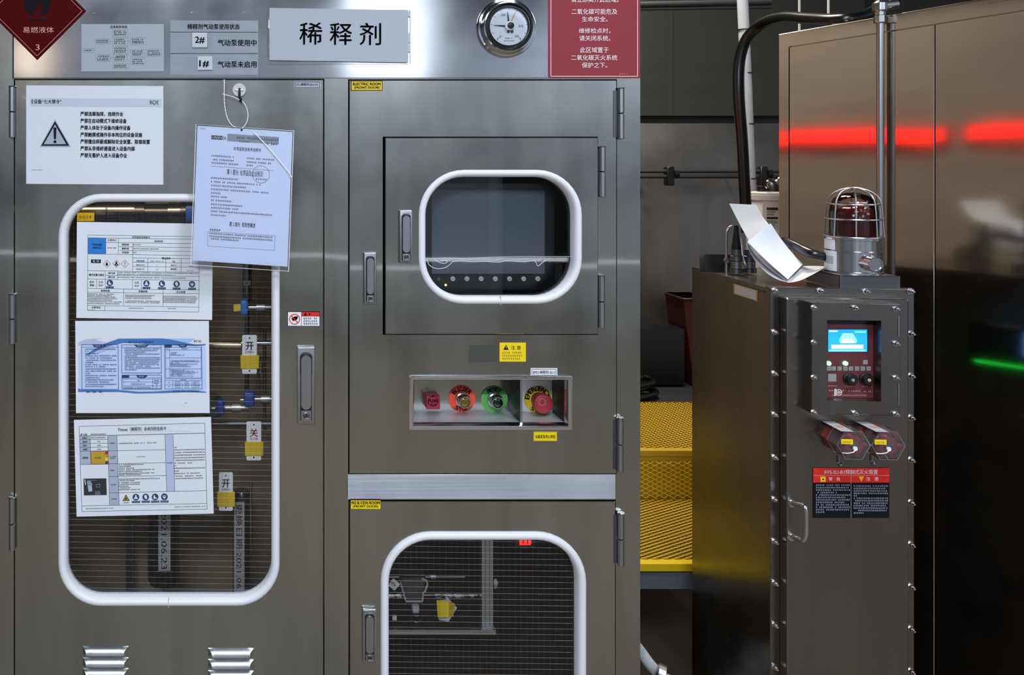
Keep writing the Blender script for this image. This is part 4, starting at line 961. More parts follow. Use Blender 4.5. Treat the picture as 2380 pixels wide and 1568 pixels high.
# ------------------------------------------------------------------ hanging laminated data sheet, hook and cord
root = empty('laminated_sheet', P(562, 620, -.03), label='tilted laminated data sheet hanging on a white cord from a round hook', cat='notice')
y0_, y1_ = -.012, -.040
def MF(x, y, l):      # the lower end stands off the gasket
    t = (y-290)/330; yy = y0_ + (y1_-y0_)*min(max(t, 0), 1.1)
    kk = (D+yy)/D
    return Vector(((x-CX)*S*kk, yy - .0003*l, H+(CY-y)*S*kk))
b = B('paper'); pg = Page(b, 0, 459, 292, .066, -.038, fn=MF); pg.sheet(459, 292, 680, 605, 'paper_blue_sheen')  # bluish paper tint stands in for the reflection on the plastic sleeve
def zc(x, y): return 435 + x/3.447, 180 + y/3.447
def q(x, y): x, y = zc(x, y); return x + .038*(y-292), y - .066*(x-459)
def T3(s, x0, y0, x1, y1, m='ink', bold=0.0): a, c = q(x0, y0), q(x1, y1); a2, c2 = q(x0, y1), q(x1, y0); pg.text(s, (a[0]+a2[0])/2, (a[1]+c2[1])/2, (c[0]+c2[0])/2, (c[1]+a2[1])/2, m, bold)
def F3(x0, x1, y, h=14, m='ink_grey', dy=0, **k): a, c = q(x0, y), q(x1, y+dy); pg.fine(a[0], c[0], a[1], h/3.447, m, **k)
a = q(195, 478); pg.rect(a[0], a[1]-4.5, a[0]+25, a[1]+4.5, 'ink', 1); pg.text('GREEN', a[0]+1.5, a[1]-3, a[0]+24, a[1]+3, 'paper', .02); pg.text('DA', a[0]+26, a[1]-3.6, a[0]+34, a[1]+3.6, 'ink', 0)
a, c = q(322, 450), q(732, 520); pg.rect(a[0], a[1], c[0], a[1]+17, 'ink_light', 1); F3(395, 730, 480, 18, 'ink_grey'); F3(410, 510, 510, 14, 'ink_grey'); F3(620, 725, 528, 18)
T3('化学品安全技术说明书', 372, 560, 590, 590, 'ink', 0)
for y, x1, xb in ((625, 380, 700), (655, 385, 690), (682, 410, 545)): F3(195, x1, y); F3(475, xb, y+20)
a, c = q(192, 708), q(692, 745); pg.line(a[0], a[1], c[0], c[1], .6, 'ink_grey')
T3('第 1 部分  化学品及企业标识', 318, 740, 605, 786, 'ink', 0); c = q(590, 775); pg.circ(c[0], c[1], 20, .7, 'ink_grey', 3); F3(548, 632, 812, 15)
for y, x1 in ((802, 410), (832, 605), (862, 480), (892, 655), (922, 275), (950, 325), (980, 352), (1012, 450), (1040, 415), (1068, 685), (1098, 315)): F3(190, x1, y, 14, 'ink_grey')
T3('第 2 部分  危险性概述', 338, 1158, 545, 1195, 'ink', .005); F3(180, 262, 1215, 15, 'ink')
a, c = q(166, 1230), q(698, 1372); pg.frame(a[0], a[1], c[0], a[1]+34, .5, 'ink_grey')
for y, x1 in ((1245, 690), (1268, 680), (1288, 422)): F3(178, x1, y, 14, 'ink_grey')
a = q(100, 408); pg.line(a[0], a[1], a[0]+14, a[1], .6, 'ink_grey'); a = q(435, 420); pg.disc(a[0], a[1], 2.4, 'ink', 3)
link('sheet', b, root, smooth=None)
b = B('film'); pg2 = Page(b, 0, 456, 288, .066, -.038, fn=lambda x, y, l: MF(x, y, l) + Vector((0, -.0016, 0))); pg2.sheet(455, 288, 684, 616, 'film', .0004)
a = [(590, 308), (604, 322), (625, 345), (650, 375), (672, 402), (677, 412)]
b.tube(catmull([MF(x, y, 0) + Vector((0, -.003, 0)) for x, y in a], 4), .0014, 'white', 6)
e = [pg2.pt(x, y) for x, y in ((456, 289), (683, 289), (683, 615), (456, 615))]
b.tube(e, .0011, 'paper', 5, closed=True)
link('plastic_sleeve', b, root)
b = B('offwhite'); root = empty('magnetic_hook', P(556, 225), label='round pale magnetic hook holding the white cord on the tall door', cat='hook')
b.lathe((X(556), DY+.0004, Z(210)), (0, -1, 0), [(.0145, 0), (.0145, .005), (.0135, .006)], 'offwhite', 32); b.cyl((X(547), -.0100, Z(210)), (X(566), -.0100, Z(210)), .002, 'white'); link('magnet', b, root)
b = B('black'); b.tube(catmull([(X(557), -.010, Z(206)), (X(557), -.013, Z(220)), (X(558), -.013, Z(232)), (X(560), -.018, Z(236)), (X(560), -.022, Z(231))], 5), .0026, 'black', 8); link('hook', b, root)
cy_ = -.0165
c1 = [(521.5, 186), (522, 205), (522, 221), (523, 245), (527, 268), (533, 283), (541, 293), (548, 296)]
c2 = [(519, 220), (530, 223), (543, 227), (556, 233), (563, 236), (571, 247), (576, 262), (576, 277), (571, 290), (563, 299)]
b = B('cord_white')
def twist(pts, r):
    pp = catmull(pts, 10); n = len(pp)
    for ph in (0, PI):
        b.tube([p + Vector((math.cos(i*.9+ph)*r*.55, math.sin(i*.9+ph)*r*.55, 0)) for i, p in enumerate(pp)], r*.75, 'cord_white', 6)
twist([(X(x), cy_ if i else -.006, Z(y)) for i, (x, y) in enumerate(c1)], .0011); twist([(X(x), cy_, Z(y)) for x, y in c2], .0011)
link('cord', b, bpy.data.objects['laminated_sheet'])
# ------------------------------------------------------------------ fire suppression cabinet (right)
TH = math.radians(5.0); c_, s_ = math.cos(TH), math.sin(TH)
RX = X(1790)
ff = empty('fire_cabinet', (RX, 0, 0), -TH, label='narrow bolted steel fire suppression cabinet with lit blue screen, right of the gap', cat='cabinet')
def LX(px, py, ly=0.0):
    t = (px-CX)*S/D
    lx = (t*(D+ly*c_) - RX - ly*s_) / (c_ + t*s_)
    yw = -lx*s_ + ly*c_
    return Vector((lx, ly, H + (CY-py)*S/D*(D+yw)))
def lbox(b, x0, y0, x1, y1, ya, yb, m=None, bev=0, ref=None):
    r = ya if ref is None else ref
    a, c = LX(x0, y0, r), LX(x1, y1, r); return b.box(a.x, c.x, ya, yb, c.z, a.z, m, bev)
FW = LX(2125, 700).x; FT = LX(1790, 668).z
b = B('steel_dark'); b.box(.004, FW-.006, .02, .40, .05, FT-.004); b.box(.02, FW-.02, .04, .38, 0, .05, 'dark_grey')
b.plate((0, .05, FW, FT), [], -.0, .02, 'steel_dark', .001)
link('body', b, ff)
dx0 = LX(1812, 700).x; dz1 = LX(1815, 692, -.028).z; DXR = LX(2113, 700, -.028).x
b = B('steel_dark')
b.box(dx0, DXR, -.028, .001, .08, dz1, 'steel_dark', .003); link('door', b, ff, smooth=15)
# display frame
a, c = LX(1872, 703, -.028), LX(2092, 966, -.055); fx0 = LX(1870, 703, -.028).x; fz1 = LX(1880, 704, -.055).z; fz0 = c.z
h0, h1 = LX(1922, 930, -.055), LX(2048, 745, -.055)
b = B('steel_dark'); b.plate((fx0, fz0, c.x, fz1), [[(h0.x, h0.z), (h1.x, h0.z), (h1.x, h1.z), (h0.x, h1.z)]], -.055, -.028, 'steel_dark', .0012)
fr = link('display_frame', b, ff)
py_ = -.0285
b = B('maroon_panel'); a, c = LX(1916, 742, py_), LX(2040, 938, py_)
b.box(h0.x+.001, h1.x-.001, py_-.0005, py_+.0003, h0.z+.001, h1.z-.001, 'bezel'); 
pg = Page(b, 0, fn=lambda x, y, l: LX(x, y, py_) + Vector((0, -.0006-.0003*l, 0)))
pg.poly([(1918, 752), (2031, 753), (2030, 924), (1918, 923)], 'maroon_panel', 1)
pg.fine(1940, 2012, 755, 5, 'ink_grey')
for x in (1926, 1937, 1950.5, 1964, 1977, 1991, 2004.5, 2018): pg.rect(x-5, 851, x+5, 860.5, 'label_grey', 2); pg.fine(x-4, x+4, 856, 4, 'ink_grey', l=3, dens=2)
pg.rect(2005, 836, 2016, 846, 'label_grey', 2); pg.rect(1924, 868, 1943, 886, 'label_grey', 2)
pg.text('I', 1939, 903, 1942, 919, 'white_ink', .03); pg.circ(1949, 911, 6.5, 1.6, 'white_ink', 3, 20); pg.circ(1949, 911, 3, 1.2, 'white_ink', 3, 14)
pg.line(1943, 911, 1955, 911, 1.2, 'white_ink', 3)
for x0, x1, y, h in ((1923, 1947, 896, 3), (1961, 1983, 897, 3), (2003, 2016, 897, 3), (1922, 1938, 907, 4), (1957, 1964, 907, 4), (1970, 2000, 908, 4), (2006, 2028, 909, 4), (1933, 2014, 918, 3)): pg.fine(x0, x1, y, h, 'gold_ink', dens=2)
cp = link('control_panel', b, ff)
b = B('screen_blue'); pg = Page(b, 0, fn=lambda x, y, l: LX(x, y, py_-.0015) + Vector((0, -.0003*l, 0)))
a, c = LX(1923, 764.5, py_), LX(2016.5, 818, py_); b.box(a.x, c.x, py_-.0015, py_, c.z, a.z, 'bezel')
pg.rect(1924.5, 765.5, 2015.5, 817, 'screen_blue', 1); pg.rect(1927, 767.5, 1946, 771, 'screen_white', 2); pg.rect(1986, 769, 2012, 773, 'screen_cyan', 2)
pg.poly([(1950, 790), (1958, 774), (1982, 774), (1992, 790), (1990, 797), (1952, 797)], 'screen_cyan', 2); pg.frame(1960, 775, 1979, 788, 1, 'screen_white', 3); pg.rect(1954, 790, 1985, 797, 'screen_white', 3); pg.poly([(1966, 785), (1969.5, 779), (1973, 785)], 'screen_white', 3)
pg.rect(1932, 800, 2006, 810, 'screen_white', 2); pg.fine(1934, 2005, 800.5, 4, 'ink_grey', l=3, dens=2)
for x in (1946, 1965, 1984): pg.line(x, 802, x, 810, .7, 'ink_light', 3)
pg.rect(1927, 812, 2012, 816, 'screen_cyan', 2)
link('screen', b, cp)
for px in (1924.5, 1963.5):
    b = B('led_green'); b.lathe(LX(px, 843.5, py_), (0, -1, 0), [(.0046, .0008), (.0046, .004), (.002, .006)], 'led_green', 14); link('indicator_lamp', b, cp)
for px, m in ((1973.5, 'label_grey'), (2011, 'gold_ink')):
    b = B('black'); o_ = LX(px, 879.5, py_); b.lathe(o_, (0, -1, 0), [(.0135, .0008), (.0135, .004), (.0115, .005), (.0112, .012), (.010, .0135)], 'black', 10)
    b.lathe(o_, (0, -1, 0), [(.0036, .0134), (.003, .0146)], m, 14); link('knob', b, cp)
# bolts
def bolt_mesh(r, hgt):
    b = B('bolt_steel')
    b.lathe((0, 0, 0), (0, -1, 0), [(r*1.25, 0), (r*1.25, hgt*.12)], 'bolt_steel', 14)
    b.lathe((0, 0, 0), (0, -1, 0), [(r, hgt*.12), (r, hgt*.55), (r*.85, hgt*.62)], 'bolt_steel', 6)
    b.lathe((0, 0, 0), (0, -1, 0), [(r*.55, hgt*.5), (r*.55, hgt*.92), (r*.4, hgt)], 'chrome', 10)
    return b
proto = None
fl_ = [(1801, y) for y in (772, 868, 963, 1062, 1160, 1257, 1353, 1450, 1548)] + [(1801.5, 675), (1907, 675.5), (2013, 677), (2116, 676.5)] + [(2117, y) for y in (775, 873, 970, 1068, 1167, 1264, 1362, 1460, 1558)]
for i, (x, y) in enumerate(fl_):
    p = LX(x-2, y-1, 0)
    if proto is None:
        proto = link('bolt', bolt_mesh(.0052, .015), ff, origin=(0, 0, 0)); proto.location = p
    else:
        c = proto.copy(); COL.objects.link(c); c.parent = ff; c.location = p
proto = None
for x, y in ((1892, 715), (1988, 715), (2083, 718), (1892, 796), (2083, 798), (1892, 877), (2083, 878), (1892, 958), (1988, 960), (2083, 962)):
    p = LX(x-2, y-1, -.055)
    if proto is None:
        proto = link('bolt', bolt_mesh(.0046, .013), fr, origin=(0, 0, 0)); proto.location = p - ABS[fr.name]
    else:
        c = proto.copy(); COL.objects.link(c); c.parent = fr; c.location = p - ABS[fr.name]
for y0, y1 in ((735, 782), (893, 942)):
    b = B('bolt_steel'); lbox(b, 2088, y0, 2090.5, y1, -.0565, -.054, 'bolt_steel'); link('edge_clip', b, fr)
b = B('bezel'); xs = FW-.006
b.box(xs-.002, xs+.010, .012, .215, 1.095, 1.205, 'bezel', .002, 1); sd = link('side_display', b, ff)
b = B('side_blue'); b.box(xs+.010, xs+.0106, .02, .11, 1.135, 1.195, 'side_blue'); b.box(xs+.010, xs+.0106, .03, .20, 1.108, 1.113, 'side_green'); link('display_face', b, sd)
# pull handle
b = B('bolt_steel'); yf = -.028
pts = [LX(1838, 1168, yf), LX(1852, 1171, yf-.02), LX(1866, 1175, yf-.036), LX(1873, 1186, yf-.042), LX(1874, 1215, yf-.042), LX(1873, 1244, yf-.042), LX(1866, 1256, yf-.036), LX(1852, 1250, yf-.02), LX(1838, 1246, yf)]
b.tube(catmull(pts, 6), .0050, 'bolt_steel', 12)
for p in (pts[0], pts[-1]): b.lathe(p, (0, -1, 0), [(.008, 0), (.008, .004)], 'bolt_steel', 16)
link('pull_handle', b, ff)
# guarded pull stations
def station(cx, cy):
    b = B('cover_red'); o_ = LX(cx-17, cy-14, yf)
    def hexa(r, y, a0=0, ex=1.0): return [(o_.x + r*math.cos(math.radians(60*i+a0))*ex, yf-y, o_.z + r*math.sin(math.radians(60*i+a0))) for i in range(6)]
    b.loft([hexa(.030, 0), hexa(.030, .024), hexa(.027, .028)], 'cover_red', True, True)
    st = link('pull_station', b, ff)
    b = B('cover_red')
    b.lathe((o_.x, yf-.028, o_.z), (0, -1, 0), [(.017, 0), (.017, .012), (.014, .014), (.014, .026), (.018, .028), (.018, .033), (.012, .034)], 'cover_red', 24)
    b.lathe((o_.x, yf-.028, o_.z), (0, -1, 0), [(.009, .033), (.009, .036)], 'zinc', 18); link('plunger', b, st)
    b = B('clear_cover'); o2 = [hexa(.032, .022), hexa(.032, .060), hexa(.028, .064)]
    b.loft(o2, 'clear_cover', False, True)
    for lp in (hexa(.0325, .024), hexa(.0325, .060)): b.tube(lp, .0009, 'wire', 5, closed=True)
    for i in range(6): b.tube([hexa(.0325, .024)[i], hexa(.0325, .060)[i]], .0008, 'wire', 5)
    link('clear_cover', b, st)
    b = B('paper_warm'); h1_, h2_ = hexa(.0332, -.0), hexa(.0332, .064)
    i0, i1 = 2, 1
    A, Bq = Vector(h1_[i0]), Vector(h1_[i1]); C2, D2 = Vector(h2_[i0]), Vector(h2_[i1])
    e = lambda u, v: A + (Bq-A)*u + (C2-A)*v + Vector((-.0004, 0, .0006))
    b.sheet([[e(-.3, .0), e(.42, .0)], [e(-.3, 1), e(.42, 1)]], .0008, 'paper_warm'); b.sheet([[e(-.05, .45), e(.3, .45)], [e(-.05, .7), e(.3, .7)]], .0014, 'gold_ink'); link('label_strip', b, st)
    b = B('yellow'); yy = yf-.068; a, c = LX(cx-5, cy-6, yy), LX(cx+22, cy+6, yy); b.box(a.x, c.x, yy-.0008, yy+.0008, c.z, a.z, 'yellow')
    p2 = Page(b, 0, fn=lambda x, y, l: LX(x, y, yy) + Vector((0, -.001-.0003*l, 0))); p2.fine(cx-2, cx+19, cy, 5, 'mustard'); link('yellow_tag', b, st)
    b = B('cord_white'); b.tube(catmull([LX(cx-2, cy+26, yy), LX(cx+10, cy+27, yy-.004), LX(cx+24, cy+24, yy-.006), LX(cx+27, cy+18, yy-.004)], 6), .0011, 'cord_white', 6); b.lathe(LX(cx+26, cy+16, yy), (.3, -1, .2), [(.0045, 0), (.0045, .003)], 'white', 12); link('wire_seal', b, st)
station(1960, 1026); station(2038, 1027)
for px, py2 in ((1951, 1078), (2028, 1075)):
    b = B('bolt_steel'); b.lathe(LX(px, py2, yf), (0, -1, 0), [(.004, 0), (.004, .003), (.002, .006)], 'bolt_steel', 12); b.tube([LX(px, py2-18, yf-.004), LX(px, py2-2, yf-.004)], .0012, 'zinc', 6); link('seal_pin', b, ff)
# sign on the fire cabinet
sg = empty('fire_sign', (0, 0, 0), label='red and black printed plate on the fire cabinet door, below the two pull stations', cat='sign')
def RW(v):      # cabinet-local point to world
    return Vector((RX + v.x*c_ + v.y*s_, -v.x*s_ + v.y*c_, v.z))
COL.objects.unlink(sg); bpy.data.objects.remove(sg)
b = B('ink'); yq = yf-.0012
pg = Page(b, 0, fn=lambda x, y, l: RW(LX(x, y, yq-.0003*l)))
k2 = .035
def Y(x, y): return y + k2*(x-1890)*0
pg.x0 = 1890; pg.k = .0; pg.sheet(1890, 1087, 2067, 1203, 'ink', .0008)
pg.rect(1890, 1087, 2067, 1121, 'red_bright', 1); pg.line(1890, 1104.5, 2067, 1104.5, .8, 'gold_ink', 2); pg.line(1978, 1105, 1978, 1203, .8, 'cell_grey', 2)
pg.text('IFFS-SU-B3预制式灭火装置', 1916, 1091, 2040, 1102, 'white_ink', .012)
pg.rect(1907, 1107, 1919, 1119, 'yellow', 2); pg.disc(1913, 1113.5, 2, 'ink', 3); pg.text('警   告', 1926, 1108.5, 1953, 1116.5, 'white_ink', 0); pg.poly([(1996, 1107), (2008, 1107), (2002, 1118.5)], 'yellow', 2); pg.line(2002, 1109, 2002, 1113, 1, 'ink', 3); pg.text('注   意', 2013, 1108, 2042, 1116.5, 'white_ink', 0)
fs = (1, 1, 1, .65, 1, .9, 1, .85, 1, 1, 1, .3)
for i in range(12): pg.fine(1896, 1975, 1127+5.7*i, 4.2, 'cell_grey', fill=fs[i], dens=2)
fs = (1, .95, 1, 1, .1, 1, 1, 1, .95, 1, 1, .3)
for i in range(12): pg.fine(1984, 2063, 1129+5.7*i, 4.2, 'cell_grey', fill=fs[i], dens=2)
setp(link('fire_sign', b, smooth=None), label='red and black printed plate on the fire cabinet door, below the two pull stations', cat='sign')
# side label of the fire cabinet
b = B('paper_warm')
def SP(u, py): return RW(Vector((.0, u, 0)))
def sidep(ly, z): return RW(Vector((.0035-.0004, ly, z)))
for (l0, l1, z0, z1, m, off) in ((.03, .21, FT-.017, FT-.012, 'zinc_dark', 0), (.06, .17, FT-.040, FT-.016, 'mustard', .0006), (.066, .164, FT-.038, FT-.018, 'paper_warm', .0008)):
    n = Vector((-c_, s_, 0))*off
    b.loft([[sidep(l0, z0)+n, sidep(l1, z0)+n, sidep(l1, z1)+n, sidep(l0, z1)+n], [p + Vector((c_, -s_, 0))*.0006 for p in (sidep(l0, z0)+n, sidep(l1, z0)+n, sidep(l1, z1)+n, sidep(l0, z1)+n)]], m, True, True)
setp(link('side_label', b, smooth=None), label='pale nameplate strip high on the left side of the fire cabinet', cat='label')
# lamp bracket + beacon on the cabinet top
tz = FT
br = empty('beacon_bracket', RW(Vector((.2, .07, tz))), label='low bent steel bracket under the red beacon on the fire cabinet', cat='bracket')
b0 = LX(1952, 640, .012); b1 = LX(2092, 640, .012); bt = b0.z
Mt = Matrix.Translation((RX, 0, 0)) @ Matrix.Rotation(-TH, 4, 'Z')
b = B('steel_dark'); b.box(b0.x, b1.x, .012, .016, tz-.002, bt, 'zinc_dark', M=Mt); b.box(b0.x, b0.x+.003, .012, .14, tz-.002, bt, 'zinc', M=Mt); b.box(b0.x, b1.x, .012, .14, bt-.003, bt, 'zinc', M=Mt); b.box(b1.x-.003, b1.x, .012, .14, tz-.002, bt, 'zinc', M=Mt)
link('tray', b, br)
bc = RW(Vector((LX(1984, 600, .075).x, .075, bt)))
be = empty('warning_beacon', bc, label='red warning beacon in a wire cage on top of the fire cabinet', cat='beacon')
R0 = .0540
b = B('bolt_steel'); b.lathe(bc, (0, 0, 1), [(R0*1.02, 0), (R0*1.02, .004), (R0*.97, .005), (R0*.97, .045), (R0, .046), (R0, .049), (R0*.965, .05), (R0*.965, .073), (R0*1.03, .074), (R0*1.03, .079), (R0*.8, .080)], 'bolt_steel', 44); link('base', b, be)
b = B('bolt_steel'); pa = bc + Vector((-.004, -R0*.88, .027)); pd = Vector((-.12, -1, -.05)).normalized(); b.lathe(pa - pd*.012, pd, [(.021, 0), (.019, .014), (.0155, .020), (.0155, .040), (.0145, .042), (.0125, .042), (.0125, .040)], 'bolt_steel', 28); link('cable_port', b, be)
b = B('lens_red'); b.lathe(bc, (0, 0, 1), [(.0375, .079), (.0375, .118), (.036, .132), (.031, .141), (.022, .147), (.010, .149), (.001, .1495)], 'lens_red', 36); link('lens', b, be)
b = B('dome_glass'); b.lathe(bc, (0, 0, 1), [(.046, .080), (.046, .135), (.044, .150), (.038, .163), (.027, .172), (.013, .177), (.001, .178)], 'dome_glass', 36, False, True); link('dome', b, be)
b = B('wire'); 
for h, r in ((.080, .0555), (.119, .0535), (.152, .0490)): b.tube([bc + Vector((r*math.cos(2*PI*i/36), r*math.sin(2*PI*i/36), h)) for i in range(36)], .0016, 'wire', 6, closed=True)
for k in range(4):
    a = PI*k/4 + .25; pts = []
    for i in range(-10, 11):
        t = i/10; 
        if abs(t) > .62: r, h = .0550 - .0045*(1-(abs(t)-.62)/.38), .152 - .078*(abs(t)-.62)/.38
        else: r, h = .0495*math.sin(abs(t)/.62*PI/2), .152 + .036*math.cos(abs(t)/.62*PI/2)
        r *= (1 if t >= 0 else -1); pts.append(bc + Vector((r*math.cos(a), r*math.sin(a), h)))
    b.tube(pts, .0016, 'wire', 6)
link('cage', b, be)
b = B('paper_warm')
def wrap(a0, a1, z0, z1, r, m, n=8): b.sheet([[bc + Vector((r*math.cos(a0+(a1-a0)*i/n), r*math.sin(a0+(a1-a0)*i/n), z)) for i in range(n+1)] for z in (z1, z0)], .0005, m)
wrap(math.radians(140), math.radians(196), .051, .076, R0*1.0, 'white'); wrap(math.radians(140), math.radians(200), .004, .048, R0*1.0, 'white')
for i in range(6): wrap(math.radians(152), math.radians(192), .020+i*.0030, .0212+i*.0030, R0*1.012, 'ink_light')
link('label', b, be)
b = B('rubber'); pts = [bc + Vector((-R0*.8, .02, .03)), bc + Vector((-R0-.02, .03, .038)), bc + Vector((-R0-.020, .075, .048)), bc + Vector((-R0-.018, .11, .054)), bc + Vector((-R0-.012, .14, .057))]
b.tube(catmull(pts, 6), .0105, 'rubber', 12); setp(link('black_cable', b), label='short black cable entering the left side of the red beacon', cat='cable')

# folded booklet lying against the cabinet top
b = B('paper')
bk = empty('folded_booklet', P(1835, 655, .03), label='white folded paper booklet propped on top of the fire cabinet', cat='booklet')
def grid(c, nu=6, nv=3):      # c: two long edges as lists of (px,py,depth)
    A = catmull([P(*p) for p in c[0]], nu); Bq = catmull([P(*p) for p in c[1]], nu)
    return [[a + (bb-a)*v/nv for v in range(nv+1)] for a, bb in zip(A, Bq)]
b.sheet(grid([[(1695, 473, .22), (1706, 495, .21), (1722, 526, .19), (1741, 560, .16)], [(1757, 476, .27), (1766, 492, .26), (1776, 508, .25), (1789, 524, .23)]]), .0007, 'paper_warm'); link('back_page', b, bk, smooth=60)  # same paper as the front page, darker tone paints its shading
b = B('paper'); b.sheet(grid([[(1737, 561, .135), (1760, 585, .115), (1795, 618, .085), (1831, 649, .045)], [(1791, 519, .165), (1812, 551, .16), (1838, 584, .14), (1866, 614, .11)]]), .0009, 'paper'); link('front_page', b, bk, smooth=60)
b = B('paper'); b.sheet(grid([[(1735, 565, .17), (1748, 595, .15), (1775, 628, .11), (1805, 648, .07), (1834, 657, .045)], [(1790, 530, .21), (1805, 565, .20), (1835, 600, .17), (1855, 622, .14), (1868, 630, .12)]]), .0006, 'paper')
b.sheet(grid([[(1737, 563, .16), (1752, 588, .135), (1785, 622, .10), (1822, 648, .055)], [(1790, 527, .20), (1808, 560, .185), (1836, 594, .155), (1862, 618, .125)]]), .0005, 'paper_grey'); link('inner_pages', b, bk, smooth=60)
b = B('paper_warm'); b.sheet(grid([[(1833, 657, .045), (1858, 652, .04), (1888, 638, .04), (1915, 622, .05)], [(1866, 618, .13), (1880, 618, .13), (1900, 618, .12), (1915, 619, .11)]]), .0006, 'paper_warm'); link('cover', b, bk, smooth=60)

# cable glands, plate and bent tube at the back of the cabinet top
def gland(px, py0, y, rad, h, label, hose=True):
    root = empty('cable_gland', P(px, py0, y), label=label, cat='cable gland', group='cable glands on the fire cabinet')
    p = P(px, py0, y); p.z = tz
    b = B('zinc_dark'); b.lathe(p, (0, 0, 1), [(rad*1.25, 0), (rad*1.25, h*.18), (rad, h*.2), (rad, h*.5), (rad*1.2, h*.52), (rad*1.2, h*.72), (rad*.95, h*.75), (rad*.95, h)], 'zinc_dark', 20)
    for i in range(4): b.lathe(p, (0, 0, 1), [(rad*1.08, h*(.22+.07*i)), (rad*1.08, h*(.25+.07*i))], 'zinc', 20)
    link('fitting', b, root)
    if not hose: return
    b = B('rubber'); b.lathe(p, (0, 0, 1), [(rad*.8, h*.9), (rad*.95, h*1.05), (rad*.5, h*1.7), (rad*.45, h*2.0)], 'rubber', 16); link('hose_boot', b, root)
gland(1711, 640, .24, .0115, .058, 'dark cable gland nearest the bent tube on the fire cabinet')
gland(1742, 645, .25, .0125, .056, 'dark cable gland half behind the paper booklet', False)
b = B('zinc'); b.tube(catmull([P(1689, 655, .26), P(1688, 600, .26), P(1688, 550, .26), P(1691, 533, .26), P(1702, 526, .26), P(1715, 531, .26), P(1721, 548, .26), P(1725, 590, .25), P(1730, 612, .24), P(1736, 622, .24)], 8), .0034, 'zinc', 10)
b.lathe(P(1687, 604, .255), (0, -1, 0), [(.006, 0), (.006, .008)], 'bolt_steel', 12)
setp(link('bent_tube', b), label='thin bent steel tube looped over the cable glands', cat='tube')
b = B('steel_dark'); a, c = P(1627, 591, .30), P(1700, 634, .30)
b.loft([[(x, y, z) for x, z in rr(a.x, c.z, c.x, a.z, .008, 5)] for y in (.300, .304)], 'steel_dark', True, True); b.box(a.x, c.x, .298, .302, c.z, c.z+.0015, 'zinc')
setp(link('steel_plate', b), label='small rounded steel plate standing at the back left of the fire cabinet top', cat='plate')

# ------------------------------------------------------------------ big steel enclosure at the far right
EZ = 2.4; EX = (1810-CX)*S*EZ/D; EY = EZ-D; EA = math.radians(14.7); es, ec = math.sin(EA), math.cos(EA)
en = empty('steel_enclosure', (EX, EY, 0), -PI/2 + EA, label='tall brownish steel enclosure at the far right reflecting a red strip', cat='enclosure')
def WX(px, py, ly=0.0):
    t = (px-CX)*S/D
    ox, oz = EX + ly*ec, EZ + ly*es            # +ly runs into the enclosure
    u = (t*oz - ox) / (es + t*ec)
    return Vector((u, ly, H + (CY-py)*S/D*(oz - ec*u)))
ET = WX(1815, 79).z; E1 = 1.25
b = B('steel_warm'); b.box(0, E1, .006, .7, .04, ET-.001); b.box(.02, E1-.02, .03, .66, 0, .04, 'dark_grey'); link('body', b, en)
bw = WX(1833, 108); bz = bw.z
b = B('steel_warm'); b.plate((0, .04, E1, ET), [[(bw.x, .08), (E1-.03, .08), (E1-.03, bz), (bw.x, bz)]], 0, .007, 'steel_warm', .001); link('frame', b, en)
sx = WX(2172, 300).x
for x0, x1 in ((bw.x+.002, sx-.0015), (sx+.0015, E1-.032)):
    b = B('steel_warm'); b.plate((x0, .083, x1, bz-.002), [], .0005, .007, 'steel_warm', .001); link('panel', b, en)
def EWl(v): return Vector((EX + v.x*es + v.y*ec, EY - v.x*ec + v.y*es, v.z))
cp_ = WX(2035, 45, -.017)
root = empty('steel_conduit', EWl(Vector((cp_.x, cp_.y, 0))), label='thin vertical steel conduit standing against the far right enclosure', cat='conduit')
b = B('zinc'); pA = EWl(WX(2033, 45, -.017)); pB = EWl(WX(2046, 640, -.017)); b.cyl(Vector((pB.x, pB.y, .0)), Vector((pB.x, pB.y, pA.z)), .0085, 'zinc', 16); link('pipe', b, root)
b = B('bolt_steel'); top = Vector((pB.x, pB.y, pA.z)); b.lathe(top, (0, 0, 1), [(.012, -.012), (.014, -.01), (.014, .006), (.011, .008), (.011, .016)], 'bolt_steel', 8)
b.lathe(top + Vector((0, 0, .03)), (0, 0, 1), [(.012, -.014), (.0165, -.01), (.0165, .008), (.010, .014)], 'bolt_steel', 20); b.cyl(top + Vector((0, 0, .03)), top + Vector((.035, -.01, .034)), .012, 'bolt_steel', 16); link('elbow_fitting', b, root)
# red LED bars on the hidden right flank of the main cabinet, seen only as a reflection
for y0, y1, lab in ((.459, 1.02, 'long red lamp bar on the right flank of the main cabinet'), (.20, .397, 'short red lamp bar on the right flank of the main cabinet')):
    b = B('red_tube'); xs = X(1488)+.003; b.box(xs, xs+.006, y0-.01, y1+.01, 1.665, 1.719, 'bezel'); b.box(xs+.006, xs+.012, y0, y1, 1.672, 1.712, 'red_tube', .002, 1)
    setp(link('red_lamp_bar', b), label=lab, cat='lamp', group='red lamp bars on the cabinet flank')

